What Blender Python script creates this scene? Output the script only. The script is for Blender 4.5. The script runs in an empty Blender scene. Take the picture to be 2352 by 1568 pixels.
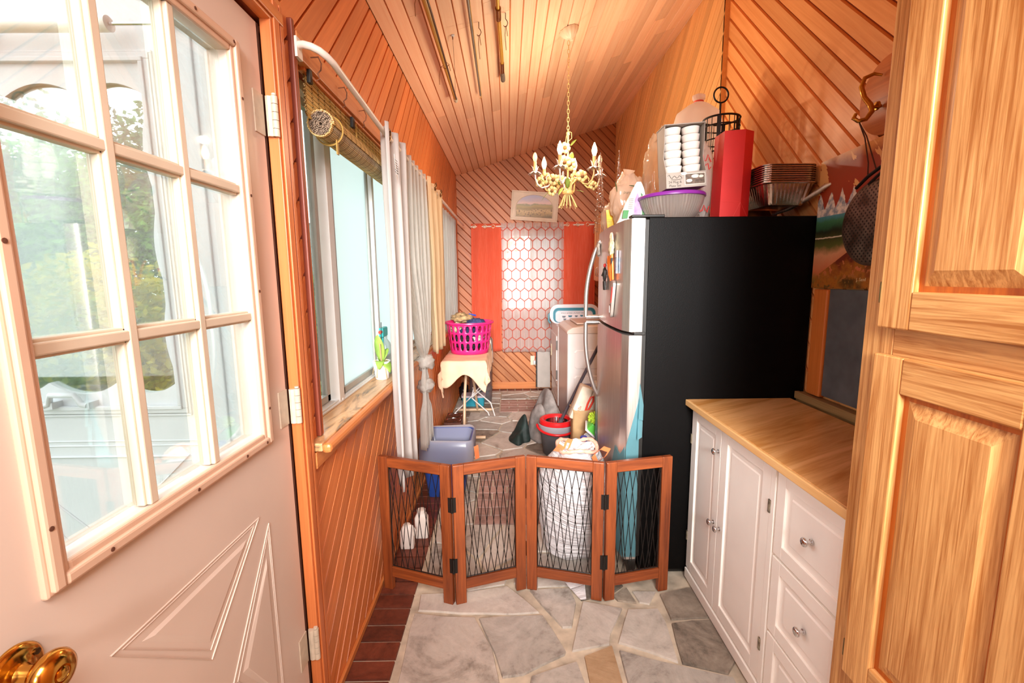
import bpy, bmesh, math, random
from mathutils import Vector, Matrix, noise
from mathutils.geometry import tessellate_polygon
random.seed(7)
S = bpy.context.scene
COL = S.collection
PI = math.pi

# ------------------------------------------------------------------ camera
cam_d = bpy.data.cameras.new('camera')
cam_d.sensor_width = 36.0
cam_d.lens = 16.0
cam_d.clip_start = 0.02
cam = bpy.data.objects.new('camera', cam_d)
COL.objects.link(cam)
_Yv = Vector(((1166-1176)/1045.33, (635-784)/1045.33, 1)).normalized()
_D = Vector(((1250-1176)/1045.33, (8150-784)/1045.33, 1)).normalized()
_D = (_D - _Yv*_D.dot(_Yv)).normalized()
_Z = -_D
_X = _Yv.cross(_Z)
R = Matrix((_X, _Yv, _Z))                       # world axes expressed in image axes (right, down, forward)
right = R @ Vector((1, 0, 0)); down = R @ Vector((0, 1, 0)); fwd = R @ Vector((0, 0, 1))
M = Matrix((right, -down, -fwd)).transposed().to_4x4()
M.translation = Vector((0, 0, 1.45))
cam.matrix_world = M
S.camera = cam

# ------------------------------------------------------------------ world, lights, exposure
w = bpy.data.worlds.new('world'); S.world = w; w.use_nodes = True
bg = w.node_tree.nodes['Background']
bg.inputs[0].default_value = (0.93, 0.97, 1.0, 1)
bg.inputs[1].default_value = 3.2
S.view_settings.view_transform = 'Standard'
S.view_settings.look = 'None'
S.view_settings.exposure = 0.75
S.view_settings.gamma = 1.0
S.view_settings.use_curve_mapping = False
S.cycles.max_bounces = 10
S.cycles.diffuse_bounces = 8
S.cycles.glossy_bounces = 4
S.cycles.transparent_max_bounces = 24
S.cycles.transmission_bounces = 8
S.cycles.caustics_reflective = False
S.cycles.caustics_refractive = False
S.cycles.sample_clamp_indirect = 6.0
S.cycles.use_denoising = True

def light(name, kind, loc, power, color, size=0.1, size_y=None, rot=(0, 0, 0)):
    d = bpy.data.lights.new(name, kind); d.energy = power; d.color = color
    if kind == 'AREA':
        d.size = size
        if size_y: d.shape = 'RECTANGLE'; d.size_y = size_y
    else:
        d.shadow_soft_size = size
    o = bpy.data.objects.new(name, d); o.location = loc; o.rotation_euler = rot
    COL.objects.link(o); return o
# fill light added overhead behind the camera to brighten the near room
light('ceiling_fill_light', 'AREA', (0.25, -0.9, 2.62), 68, (1.0, 0.97, 0.93), 1.3, 1.3)
# second added fill behind the camera, a bare light brightening the far end
room_fill = light('room_fill_light', 'AREA', (0.15, -1.7, 2.1), 21, (1.0, 0.98, 0.96), 0.9, 0.9)
room_fill.rotation_euler = (Vector((0.1, 4.6, 0.75)) - room_fill.location).to_track_quat('-Z', 'Y').to_euler()
room_fill.data.spread = math.radians(40)
BULB_W = 4.2

# ------------------------------------------------------------------ materials
MATS = {}
def nt(name):
    m = bpy.data.materials.new(name); m.use_nodes = True
    t = m.node_tree; b = t.nodes['Principled BSDF']
    return m, t, b
def setp(b, **k):
    for n, v in k.items(): b.inputs[n.replace('_', ' ')].default_value = v
def rgb(h):
    h = h.lstrip('#')
    c = [int(h[i:i+2], 16)/255 for i in (0, 2, 4)]
    return tuple((x/12.92 if x <= 0.04045 else ((x+0.055)/1.055)**2.4) for x in c) + (1,)
class NB:
    """tiny node builder"""
    def __init__(s, t): s.t = t
    def n(s, typ, **k):
        o = s.t.nodes.new(typ)
        for a, v in k.items(): setattr(o, a, v)
        return o
    def link(s, a, b): s.t.links.new(a, b)
    def m(s, op, a, b=None, c=None):
        o = s.n('ShaderNodeMath', operation=op)
        for i, v in enumerate((a, b, c)):
            if v is None: continue
            if isinstance(v, (int, float)): o.inputs[i].default_value = v
            else: s.link(v, o.inputs[i])
        return o.outputs[0]
    def mix(s, f, a, b, blend='MIX'):
        o = s.n('ShaderNodeMix', data_type='RGBA', blend_type=blend)
        for k, v in ((0, f), (6, a), (7, b)):
            if isinstance(v, (int, float, tuple)): o.inputs[k].default_value = v
            else: s.link(v, o.inputs[k])
        return o.outputs[2]
    def ramp(s, f, stops, interp='LINEAR'):
        o = s.n('ShaderNodeValToRGB'); cr = o.color_ramp; cr.interpolation = interp
        while len(cr.elements) < len(stops): cr.elements.new(0.5)
        for e, (p, c) in zip(cr.elements, stops): e.position = p; e.color = c
        s.link(f, o.inputs[0]); return o.outputs[0]
    def noise(s, vec, scale=5, detail=4, rough=.5, dist=0.0):
        o = s.n('ShaderNodeTexNoise')
        o.inputs['Scale'].default_value = scale; o.inputs['Detail'].default_value = detail
        o.inputs['Roughness'].default_value = rough; o.inputs['Distortion'].default_value = dist
        if vec is not None: s.link(vec, o.inputs['Vector'])
        return o.outputs['Fac']
    def obj(s): return s.n('ShaderNodeTexCoord').outputs['Object']
    def rand(s): return s.n('ShaderNodeObjectInfo').outputs['Random']
    def mapping(s, vec, rot=(0, 0, 0), scale=(1, 1, 1)):
        o = s.n('ShaderNodeMapping', vector_type='TEXTURE')
        o.inputs['Rotation'].default_value = rot; o.inputs['Scale'].default_value = scale
        s.link(vec, o.inputs['Vector']); return o.outputs[0]
    def bump(s, h, b, strength=.3, dist=.01):
        o = s.n('ShaderNodeBump'); o.inputs['Strength'].default_value = strength; o.inputs['Distance'].default_value = dist
        s.link(h, o.inputs['Height']); s.link(o.outputs[0], b.inputs['Normal'])

def wood(name, light_c, dark_c, rot=(0, 0, 0), scale=(1, 1, 1), rough=.45, vary=.25, detail=5, knots=True, cut=(.3, .72), bump=.12, coat=0.0):
    """grain runs along the axis with the largest scale"""
    if name in MATS: return MATS[name]
    m, t, b = nt(name); N = NB(t)
    ob = N.obj(); rn = N.rand()
    off = N.n('ShaderNodeCombineXYZ')
    for i in range(3): N.link(N.m('MULTIPLY', rn, 37.0 + 11*i), off.inputs[i])
    add = N.n('ShaderNodeVectorMath', operation='ADD'); N.link(ob, add.inputs[0]); N.link(off.outputs[0], add.inputs[1])
    v = N.mapping(add.outputs[0], rot, scale)
    f = N.noise(v, 1.0, detail, .62, 1.2)
    fine = N.noise(v, 5.0, 3, .6)
    f2 = N.m('ADD', N.m('MULTIPLY', f, .75), N.m('MULTIPLY', fine, .25))
    col = N.ramp(f2, [(cut[0], rgb(dark_c)), (cut[1], rgb(light_c))])
    # board to board variation
    val = N.m('ADD', 1.0 - vary/2, N.m('MULTIPLY', rn, vary))
    hsv = N.n('ShaderNodeHueSaturation'); N.link(col, hsv.inputs['Color']); N.link(val, hsv.inputs['Value'])
    c = hsv.outputs[0]
    N.link(c, b.inputs['Base Color'])
    setp(b, Roughness=rough, Coat_Weight=coat, Coat_Roughness=.15)
    if bump: N.bump(f2, b, bump, .003)
    MATS[name] = m; return m

def plain(name, c, rough=.5, metal=0.0, var=.06, nscale=8.0, bump=0.0, **kw):
    """solid colour with faint procedural mottling"""
    if name in MATS: return MATS[name]
    m, t, b = nt(name); N = NB(t)
    col = rgb(c) if isinstance(c, str) else c
    f = N.noise(N.obj(), nscale, 3, .5)
    dk = tuple(x*(1-var*2) for x in col[:3]) + (1,)
    lt = tuple(min(1, x*(1+var)) for x in col[:3]) + (1,)
    N.link(N.ramp(f, [(.3, dk), (.7, lt)]), b.inputs['Base Color'])
    setp(b, Roughness=rough, Metallic=metal, **kw)
    if bump: N.bump(f, b, bump, .004)
    MATS[name] = m; return m

def emit(name, c, s):
    m, t, b = nt(name); setp(b, Base_Color=rgb(c), Emission_Color=rgb(c), Emission_Strength=s, Roughness=.3)
    MATS[name] = m; return m

def pane_mat(name, tint='#ffffff', refl=.06, rough=.02, haze=0.0):
    """thin glass: lets light straight through, mirrors a little"""
    m, t, b = nt(name); N = NB(t)
    tr = N.n('ShaderNodeBsdfTransparent'); tr.inputs[0].default_value = rgb(tint)
    gl = N.n('ShaderNodeBsdfGlossy'); gl.inputs['Roughness'].default_value = rough
    fr = N.n('ShaderNodeFresnel'); fr.inputs[0].default_value = 1.45
    mx = N.n('ShaderNodeMixShader'); N.link(N.m('MINIMUM', N.m('ADD', N.m('MULTIPLY', fr.outputs[0], .6), max(0, refl-.04)), .5), mx.inputs[0])
    N.link(tr.outputs[0], mx.inputs[1]); N.link(gl.outputs[0], mx.inputs[2])
    out = mx.outputs[0]
    if haze:
        df = N.n('ShaderNodeBsdfTranslucent'); df.inputs[0].default_value = rgb(tint)
        d2 = N.n('ShaderNodeBsdfDiffuse'); d2.inputs[0].default_value = rgb(tint)
        a = N.n('ShaderNodeMixShader'); a.inputs[0].default_value = .25
        N.link(df.outputs[0], a.inputs[1]); N.link(d2.outputs[0], a.inputs[2])
        m2 = N.n('ShaderNodeMixShader'); m2.inputs[0].default_value = haze
        N.link(out, m2.inputs[1]); N.link(a.outputs[0], m2.inputs[2]); out = m2.outputs[0]
    N.link(out, t.nodes['Material Output'].inputs[0])
    MATS[name] = m; return m

def cloth(name, c, c2=None, trans=0.35, see=0.0, weave=(260, 260), rough=.9, pattern=None, fold=.0):
    """woven cloth: diffuse + translucent (+ see-through share)"""
    m, t, b = nt(name); N = NB(t)
    ob = N.obj()
    sx = N.n('ShaderNodeSeparateXYZ'); N.link(ob, sx.inputs[0])
    f = N.noise(N.mapping(ob, scale=(1/12, 1/12, 1)), 6, 4, .6)
    col = N.ramp(f, [(.3, rgb(c2 or c)), (.7, rgb(c))])
    if pattern: col, extra = pattern(N, sx, col)
    df = N.n('ShaderNodeBsdfDiffuse'); N.link(col, df.inputs[0])
    tl = N.n('ShaderNodeBsdfTranslucent'); N.link(col, tl.inputs[0])
    mx = N.n('ShaderNodeMixShader'); mx.inputs[0].default_value = trans
    N.link(df.outputs[0], mx.inputs[1]); N.link(tl.outputs[0], mx.inputs[2]); out = mx.outputs[0]
    if see:
        tp = N.n('ShaderNodeBsdfTransparent')
        m2 = N.n('ShaderNodeMixShader')
        if pattern:
            N.link(N.m('MULTIPLY', N.m('SUBTRACT', 1.0, extra), see), m2.inputs[0])
        else: m2.inputs[0].default_value = see
        N.link(out, m2.inputs[1]); N.link(tp.outputs[0], m2.inputs[2]); out = m2.outputs[0]
    N.link(out, t.nodes['Material Output'].inputs[0])
    MATS[name] = m; return m

# cedar boards; YZ walls carry the grain at 45 degrees
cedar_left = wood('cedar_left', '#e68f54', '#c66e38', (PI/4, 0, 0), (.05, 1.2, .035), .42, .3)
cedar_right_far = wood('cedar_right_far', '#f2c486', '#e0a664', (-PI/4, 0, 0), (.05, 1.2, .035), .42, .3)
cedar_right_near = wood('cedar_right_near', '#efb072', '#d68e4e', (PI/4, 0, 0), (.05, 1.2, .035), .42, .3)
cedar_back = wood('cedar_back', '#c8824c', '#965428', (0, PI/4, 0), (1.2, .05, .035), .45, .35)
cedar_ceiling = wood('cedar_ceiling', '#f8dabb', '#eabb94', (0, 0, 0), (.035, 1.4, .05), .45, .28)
cedar_backing = plain('cedar_backing', '#8a3c18', .7)
cedar_trim = wood('cedar_trim', '#d98048', '#b25a2a', (0, 0, 0), (.03, .03, 1.2), .4, .15)
cedar_trim_y = wood('cedar_trim_y', '#dd8f52', '#b8662f', (0, 0, 0), (.03, 1.2, .03), .4, .15)
cedar_trim_x = wood('cedar_trim_x', '#dd8f52', '#b8662f', (0, 0, 0), (1.2, .03, .03), .4, .15)
red_trim = wood('red_trim', '#8e4127', '#64281a', (0, 0, 0), (.03, .03, 1.2), .5, .1)
dark_jamb = plain('dark_jamb', '#4d2a1a', .7)
door_paint = plain('door_paint', '#d0bdb0', .42, var=.03, nscale=3)
white_paint = plain('white_paint', '#eeeae6', .45, var=.02)
outdoor_white = plain('outdoor_white', '#cfd3d5', .5, var=.02)
alu_white = plain('alu_white', '#d9d9d6', .4, var=.03)
alu_grey = plain('alu_grey', '#a9a9a2', .4, var=.05)
hinge_paint = plain('hinge_paint', '#c2b29e', .4, var=.08, nscale=40)
glass = pane_mat('glass', '#fbfdfb', .05)
storm_glass = pane_mat('storm_glass', '#f4faf6', .05, haze=.035)
frost = pane_mat('frost', '#dde5e5', .08, .25, haze=.90)
brass = plain('brass', '#d9a24a', .16, 1.0, var=.05)
chrome = plain('chrome', '#d8d8da', .12, 1.0, var=.02)
black_metal = plain('black_metal', '#1a1512', .45, .3)
black_plastic = plain('black_plastic', '#15130f', .5)
rust = plain('rust', '#7b4a30', .7, .3, var=.3, nscale=60)

# ------------------------------------------------------------------ mesh helpers
def T(loc=(0, 0, 0), rot=(0, 0, 0), sc=(1, 1, 1)):
    from mathutils import Euler
    return Matrix.Translation(loc) @ Euler(rot).to_matrix().to_4x4() @ Matrix.Diagonal((*sc, 1))
def new(): return bmesh.new()
def box(bm, x0, x1, y0, y1, z0, z1, mat=None, bev=0):
    vs = [bm.verts.new(p) for p in ((x0,y0,z0),(x1,y0,z0),(x1,y1,z0),(x0,y1,z0),(x0,y0,z1),(x1,y0,z1),(x1,y1,z1),(x0,y1,z1))]
    fs = [bm.faces.new([vs[i] for i in f]) for f in ((3,2,1,0),(4,5,6,7),(0,1,5,4),(1,2,6,5),(2,3,7,6),(3,0,4,7))]
    if bev:
        es = list({e for f in fs for e in f.edges})
        r = bmesh.ops.bevel(bm, geom=es, offset=bev, segments=2, affect='EDGES', profile=.5)
        vs = [v for v in bm.verts if v.is_valid and (v in vs or v in r['verts'])] if mat else vs
    if mat:
        for v in vs:
            if v.is_valid: v.co = mat @ v.co
    return vs
def frame_of(d):
    d = Vector(d).normalized()
    a = Vector((0, 0, 1)) if abs(d.z) < .9 else Vector((1, 0, 0))
    u = d.cross(a).normalized(); return u, d.cross(u).normalized()
def tube(bm, pts, r, seg=8, cap=True, close=False):
    """swept round bar; r may be a number or a list"""
    pts = [Vector(p) for p in pts]; n = len(pts); rings = []
    pu = None
    for i, p in enumerate(pts):
        if close: d = (pts[(i+1) % n] - pts[i-1])
        else: d = (pts[min(i+1, n-1)] - pts[max(i-1, 0)])
        d.normalize()
        if pu is None: u, v = frame_of(d)
        else:
            u = pu - d*pu.dot(d)
            if u.length < 1e-5: u, v = frame_of(d)
            u.normalize(); v = d.cross(u)
        pu = u
        rr = r[i] if isinstance(r, (list, tuple)) else r
        rings.append([bm.verts.new(p + (u*math.cos(2*PI*k/seg) + v*math.sin(2*PI*k/seg))*rr) for k in range(seg)])
    m = n if close else n-1
    for i in range(m):
        a, b = rings[i], rings[(i+1) % n]
        for k in range(seg):
            try: bm.faces.new((a[k], a[(k+1) % seg], b[(k+1) % seg], b[k]))
            except ValueError: pass
    if cap and not close:
        bm.faces.new(rings[0][::-1]); bm.faces.new(rings[-1])
    return rings
def lathe(bm, prof, seg=24, mat=None, rib=None, open_=False):
    """profile of (r, z) spun about z; rib(k)->radius factor"""
    rings = []
    for (r, z) in prof:
        if r < 1e-6:
            v = bm.verts.new((0, 0, z)); rings.append([v])
        else:
            rings.append([bm.verts.new(((r*(rib(k) if rib else 1))*math.cos(2*PI*k/seg), (r*(rib(k) if rib else 1))*math.sin(2*PI*k/seg), z)) for k in range(seg)])
    for a, b in zip(rings, rings[1:]):
        if len(a) == 1 and len(b) == 1: continue
        for k in range(seg):
            k2 = (k+1) % seg
            if len(a) == 1: bm.faces.new((a[0], b[k2], b[k]))
            elif len(b) == 1: bm.faces.new((a[k], a[k2], b[0]))
            else: bm.faces.new((a[k], a[k2], b[k2], b[k]))
    if not open_:
        for rg, rev in ((rings[0], True), (rings[-1], False)):
            if len(rg) > 2: bm.faces.new(rg[::-1] if rev else rg)
    if mat:
        for rg in rings:
            for v in rg: v.co = mat @ v.co
    return rings
def grid(bm, fn, nu, nv, wrap=False):
    vs = [[bm.verts.new(fn(i/nu, j/nv)) for i in range(nu + (0 if wrap else 1))] for j in range(nv+1)]
    for j in range(nv):
        for i in range(nu):
            i2 = (i+1) % nu if wrap else i+1
            bm.faces.new((vs[j][i], vs[j][i2], vs[j+1][i2], vs[j+1][i]))
    return vs
def prism(bm, poly, fn, d0, d1, top=None):
    """poly in plane coords (a,b); fn(a,b,d)->xyz; top optionally a slightly smaller poly at d1"""
    tp = top if top and len(top) == len(poly) else poly
    lo = [bm.verts.new(fn(a, b, d0)) for a, b in poly]
    hi = [bm.verts.new(fn(a, b, d1)) for a, b in tp]
    n = len(poly)
    bm.faces.new(lo[::-1]); bm.faces.new(hi)
    for i in range(n): bm.faces.new((lo[i], lo[(i+1) % n], hi[(i+1) % n], hi[i]))
def prism_hole(bm, outer, hole, fn, d0, d1):
    loops = [outer, hole]
    tris = tessellate_polygon([[Vector((a, b, 0)) for a, b in l] for l in loops])
    flat = outer + hole
    lo = [bm.verts.new(fn(a, b, d0)) for a, b in flat]; hi = [bm.verts.new(fn(a, b, d1)) for a, b in flat]
    for t in tris:
        bm.faces.new([lo[i] for i in t]); bm.faces.new([hi[i] for i in t[::-1]])
    s = 0
    for l in loops:
        n = len(l)
        for i in range(n):
            a, b = s+i, s+(i+1) % n
            bm.faces.new((lo[a], lo[b], hi[b], hi[a]))
        s += n
def blob(bm, c, r, seed=0, amp=.25, freq=2.0, su=24, sv=14, sq=1.0, zmin=None):
    """lumpy closed ellipsoid"""
    c = Vector(c)
    def fn(u, v):
        th = 2*PI*u; ph = PI*(v-.5)
        d = Vector((math.cos(ph)*math.cos(th), math.cos(ph)*math.sin(th), math.sin(ph)))
        k = 1 + amp*noise.noise(d*freq + Vector((seed*7.3, seed*3.1, seed))) + amp*.4*noise.noise(d*freq*2.7 + Vector((seed, 0, seed*5)))
        p = Vector((d.x*r[0], d.y*r[1], d.z*r[2]))*k + c
        if zmin is not None and p.z < zmin: p.z = zmin + (p.z - zmin)*.02
        return p
    rows = []
    for j in range(1, sv):
        rows.append([bm.verts.new(fn(i/su, j/sv)) for i in range(su)])
    a = bm.verts.new(fn(0, 0)); b = bm.verts.new(fn(0, 1))
    for r0, r1 in zip(rows, rows[1:]):
        for i in range(su): bm.faces.new((r0[i], r0[(i+1) % su], r1[(i+1) % su], r1[i]))
    for i in range(su):
        bm.faces.new((a, rows[0][(i+1) % su], rows[0][i])); bm.faces.new((b, rows[-1][i], rows[-1][(i+1) % su]))

def obj(name, bm, mat, parent=None, smooth=None, solid=0, bevel=0, subsurf=0, label=None, kind=None):
    bmesh.ops.recalc_face_normals(bm, faces=bm.faces)
    me = bpy.data.meshes.new(name); bm.to_mesh(me); bm.free()
    me.materials.append(mat if not isinstance(mat, str) else MATS[mat])
    if smooth is not None:
        me.shade_smooth()
        if smooth < 179:
            ang = math.radians(smooth)
            b2 = bmesh.new(); b2.from_mesh(me)
            for e in b2.edges:
                e.smooth = not (len(e.link_faces) == 2 and e.calc_face_angle(0) > ang)
            b2.to_mesh(me); b2.free()
    o = bpy.data.objects.new(name, me); COL.objects.link(o)
    if parent is not None: attach(o, parent)
    if bevel:
        md = o.modifiers.new('bevel', 'BEVEL'); md.width = bevel; md.segments = 2; md.limit_method = 'ANGLE'; md.harden_normals = False
    if subsurf:
        md = o.modifiers.new('sub', 'SUBSURF'); md.levels = subsurf; md.render_levels = subsurf
    if solid:
        md = o.modifiers.new('solid', 'SOLIDIFY'); md.thickness = solid; md.offset = 0
    if label: o['label'] = label
    if kind: o['kind'] = kind
    return o
def attach(o, parent):
    o.parent = parent
    o.matrix_parent_inverse = (Matrix.Translation(parent.location) @ parent.rotation_euler.to_matrix().to_4x4()).inverted() if parent.type == 'EMPTY' else Matrix.Identity(4)
def thing(name, label, cat, loc=(0, 0, 0), group=None):
    o = bpy.data.objects.new(name, None); o.location = loc; o.empty_display_size = .05
    COL.objects.link(o); o['label'] = label; o['category'] = cat
    if group: o['group'] = group
    return o
def tag(o, label, cat, group=None):
    o['label'] = label; o['category'] = cat
    if group: o['group'] = group
    return o
def struct(name, bm, mat, parent=None, **k):
    o = obj(name, bm, mat, parent, **k)
    if parent is None: o['kind'] = 'structure'
    return o
def dup(root, delta, label=None, group=None):
    r = root.copy(); COL.objects.link(r); r.location = Vector(root.location) + Vector(delta)
    if label: r['label'] = label
    if group: r['group'] = group
    for ch in list(root.children):
        c = ch.copy(); COL.objects.link(c); c.parent = r
        for g in list(ch.children):
            d = g.copy(); COL.objects.link(d); d.parent = c
    return r
def text(s, size, mat, M4, parent=None, name='lettering', ext=.0004, align='CENTER', shear=0):
    cu = bpy.data.curves.new('t', 'FONT'); cu.body = s; cu.size = size; cu.align_x = align; cu.align_y = 'CENTER'; cu.extrude = ext; cu.shear = shear
    to = bpy.data.objects.new('t', cu); COL.objects.link(to)
    dg = bpy.context.evaluated_depsgraph_get()
    me = bpy.data.meshes.new_from_object(to.evaluated_get(dg))
    bpy.data.objects.remove(to)
    me.transform(M4); me.materials.clear(); me.materials.append(mat)
    o = bpy.data.objects.new(name, me); COL.objects.link(o)
    if parent is not None: attach(o, parent)
    return o

def clip(poly, n, d):
    """keep points with n.p <= d"""
    out = []
    for i in range(len(poly)):
        p, q = poly[i], poly[(i+1) % len(poly)]
        dp = n[0]*p[0] + n[1]*p[1] - d; dq = n[0]*q[0] + n[1]*q[1] - d
        if dp <= 0: out.append(p)
        if dp*dq < 0:
            t = dp/(dp-dq); out.append((p[0]+(q[0]-p[0])*t, p[1]+(q[1]-p[1])*t))
    return out
def area(p): return .5*abs(sum(p[i][0]*p[(i+1) % len(p)][1] - p[(i+1) % len(p)][0]*p[i][1] for i in range(len(p))))
def planks(parent, poly, n, pitch, off, gap, fn, d0, d1, mat, ch=.004):
    """boards filling a convex polygon, cut across direction n (unit), pitch wide, seams at off + k*pitch"""
    cs = [n[0]*a + n[1]*b for a, b in poly]
    k0 = math.floor((min(cs)-off)/pitch); k1 = math.ceil((max(cs)-off)/pitch)
    for k in range(k0, k1):
        a, b = off + k*pitch + gap/2, off + (k+1)*pitch - gap/2
        p = clip(clip(poly, n, b), (-n[0], -n[1]), -a)
        if len(p) < 3 or area(p) < 3e-4: continue
        tp = clip(clip(poly, n, b-ch), (-n[0], -n[1]), -(a+ch))
        bm = new(); prism(bm, p, fn, d0, d1, tp if len(tp) == len(p) else None)
        obj('plank', bm, mat, parent)

# ================================================================== SETTING
XL, XF, XN, YB = -0.62, 1.335, 1.365, 5.82        # left wall, far right wall, near right wall, back wall
YC = 3.00                                         # corner where the right wall steps
def zc(x): return 2.675 + (x + .62)*.3096
H45 = math.sqrt(.5)

# ---- floor
mortar = plain('mortar', '#cabda8', .85, var=.18, nscale=14, bump=.4)
bm = new(); box(bm, -1.0, 1.9, -2.6, 5.95, -.12, -.009)
floor = struct('floor', bm, mortar)
def stone_mat(name, a, b_, c_):
    m, t, b = nt(name); N = NB(t); ob = N.obj(); rn = N.rand()
    off = N.n('ShaderNodeCombineXYZ')
    for i in range(3): N.link(N.m('MULTIPLY', rn, 21.0+i*7), off.inputs[i])
    ad = N.n('ShaderNodeVectorMath', operation='ADD'); N.link(ob, ad.inputs[0]); N.link(off.outputs[0], ad.inputs[1])
    f = N.noise(ad.outputs[0], 4.5, 8, .68, .8); g = N.noise(ad.outputs[0], 38, 4, .6)
    f2 = N.m('ADD', N.m('MULTIPLY', f, .8), N.m('MULTIPLY', g, .2))
    col = N.ramp(f2, [(.33, rgb(c_)), (.47, rgb(b_)), (.68, rgb(a))])
    val = N.m('ADD', .86, N.m('MULTIPLY', rn, .26))
    hs = N.n('ShaderNodeHueSaturation'); N.link(col, hs.inputs['Color']); N.link(val, hs.inputs['Value'])
    N.link(hs.outputs[0], b.inputs['Base Color']); setp(b, Roughness=.55)
    N.bump(f2, b, .55, .012); MATS[name] = m; return m
slate = stone_mat('slate', '#cfc9c0', '#b2aca3', '#736c63')
slate_dark = stone_mat('slate_dark', '#ada292', '#80766a', '#38322b')
slate_tan = stone_mat('slate_tan', '#c2a685', '#a88a68', '#7d6248')
slate_light = stone_mat('slate_light', '#dad3c9', '#c2bab0', '#8f867b')
brick_mat = stone_mat('brick_mat', '#86452f', '#66301f', '#3f1c12')
brick_pale = stone_mat('brick_pale', '#bb9a90', '#a68479', '#80655c')
def floor_piece(poly, mat, name='flagstone', z=0.0):
    bm = new()
    cx = sum(p[0] for p in poly)/len(poly); cy = sum(p[1] for p in poly)/len(poly)
    tp = [(cx+(x-cx)*.975, cy+(y-cy)*.975) for x, y in poly]
    prism(bm, poly, lambda a, b, d: (a, b, d), -.012, z + random.uniform(-.001, .0006), tp)
    obj(name, bm, mat, floor)
def rough_poly(p):
    out = []
    for i in range(len(p)):
        a, b = p[i], p[(i+1) % len(p)]
        L = math.hypot(b[0]-a[0], b[1]-a[1]); k = max(1, int(L/.09))
        for j in range(k):
            t = j/k; s = random.uniform(-.006, .006)
            out.append((a[0]+(b[0]-a[0])*t - (b[1]-a[1])/L*s, a[1]+(b[1]-a[1])*t + (b[0]-a[0])/L*s))
    return out
FRONT = [
    ([(-0.425, 1.813), (-0.29, 1.791), (-0.159, 1.779), (-0.107, 1.686), (-0.075, 1.605), (-0.045, 1.473), (-0.039, 1.418), (-0.421, 1.413)], 'slate_light'),
    ([(-0.422, 1.929), (-0.236, 1.924), (-0.016, 1.974), (0.124, 1.795), (-0.222, 1.797), (-0.416, 1.823)], 'slate_light'),
    ([(-0.142, 1.776), (0.137, 1.785), (0.218, 1.588), (0.209, 1.569), (0.042, 1.489), (-0.037, 1.476), (-0.069, 1.582)], 'slate'),
    ([(0.087, 1.944), (0.272, 1.951), (0.295, 1.856), (0.253, 1.714), (0.214, 1.711), (0.136, 1.852)], 'slate'),
    ([(0.324, 1.868), (0.485, 1.819), (0.409, 1.671), (0.389, 1.62), (0.238, 1.589), (0.268, 1.708)], 'slate'),
    ([(0.512, 1.815), (0.643, 1.812), (0.65, 1.73), (0.633, 1.533), (0.428, 1.627)], 'slate'),
    ([(0.279, 1.566), (0.394, 1.615), (0.393, 1.522), (0.399, 1.428), (0.281, 1.412)], 'slate_tan'),
    ([(0.07, 1.477), (0.242, 1.541), (0.26, 1.45), (0.26, 1.4), (0.055, 1.404)], 'slate'),
    ([(0.682, 1.904), (0.825, 1.949), (0.908, 1.942), (0.849, 1.758), (0.675, 1.746)], 'slate_dark'),
    ([(0.674, 1.728), (0.856, 1.744), (0.853, 1.534), (0.796, 1.479), (0.647, 1.524)], 'slate_dark'),
    ([(0.42, 1.593), (0.633, 1.509), (0.804, 1.459), (0.808, 1.39), (0.414, 1.397)], 'slate'),
    ([(0.463, 1.9), (0.543, 1.948), (0.561, 1.847), (0.482, 1.865)], 'slate_dark'),
    ([(0.562, 1.922), (0.671, 1.92), (0.617, 1.842), (0.577, 1.853)], 'slate'),
    ([(-0.228, 2.001), (-0.024, 2.025), (-0.032, 1.991), (-0.208, 1.94)], 'slate_light'),
    ([(0.014, 2.03), (0.275, 2.024), (0.271, 1.967), (0.08, 1.961), (0.006, 1.996)], 'slate'),
    ([(0.29, 2.024), (0.473, 2.02), (0.535, 1.961), (0.456, 1.909), (0.342, 1.88), (0.312, 1.871)], 'slate_dark')]
for poly, mk in FRONT:
    floor_piece(rough_poly(poly), MATS[mk])
# soldier bricks along the left wall and along the back wall
ys = [1.10, 1.205, 1.31, 1.415, 1.512, 1.612, 1.705, 1.80, 1.893, 1.985, 2.08]
y = 1.10
while y < 4.6:
    d = random.uniform(.088, .098)
    floor_piece([(-.618, y+.006), (-.447, y+.006), (-.447, y+d-.005), (-.618, y+d-.005)], brick_mat, 'brick'); y += d
x = -.62
while x < .5:
    floor_piece([(x+.005, 5.70), (x+.095, 5.70), (x+.095, 5.80), (x+.005, 5.80)], brick_mat, 'brick'); x += .10
bands = [(-.22, .30, 2.52, 3.30), (-.10, .60, 4.78, 5.30)]
for x0, x1, y0, y1 in bands:
    y = y0; row = 0
    while y < y1-.04:
        x = x0 - (.1 if row % 2 else 0)
        while x < x1:
            a, b = max(x, x0), min(x+.2, x1)
            if b-a > .04: floor_piece([(a+.004, y+.004), (b-.004, y+.004), (b-.004, y+.094), (a+.004, y+.094)], brick_pale, 'brick')
            x += .2
        y += .098; row += 1
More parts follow.
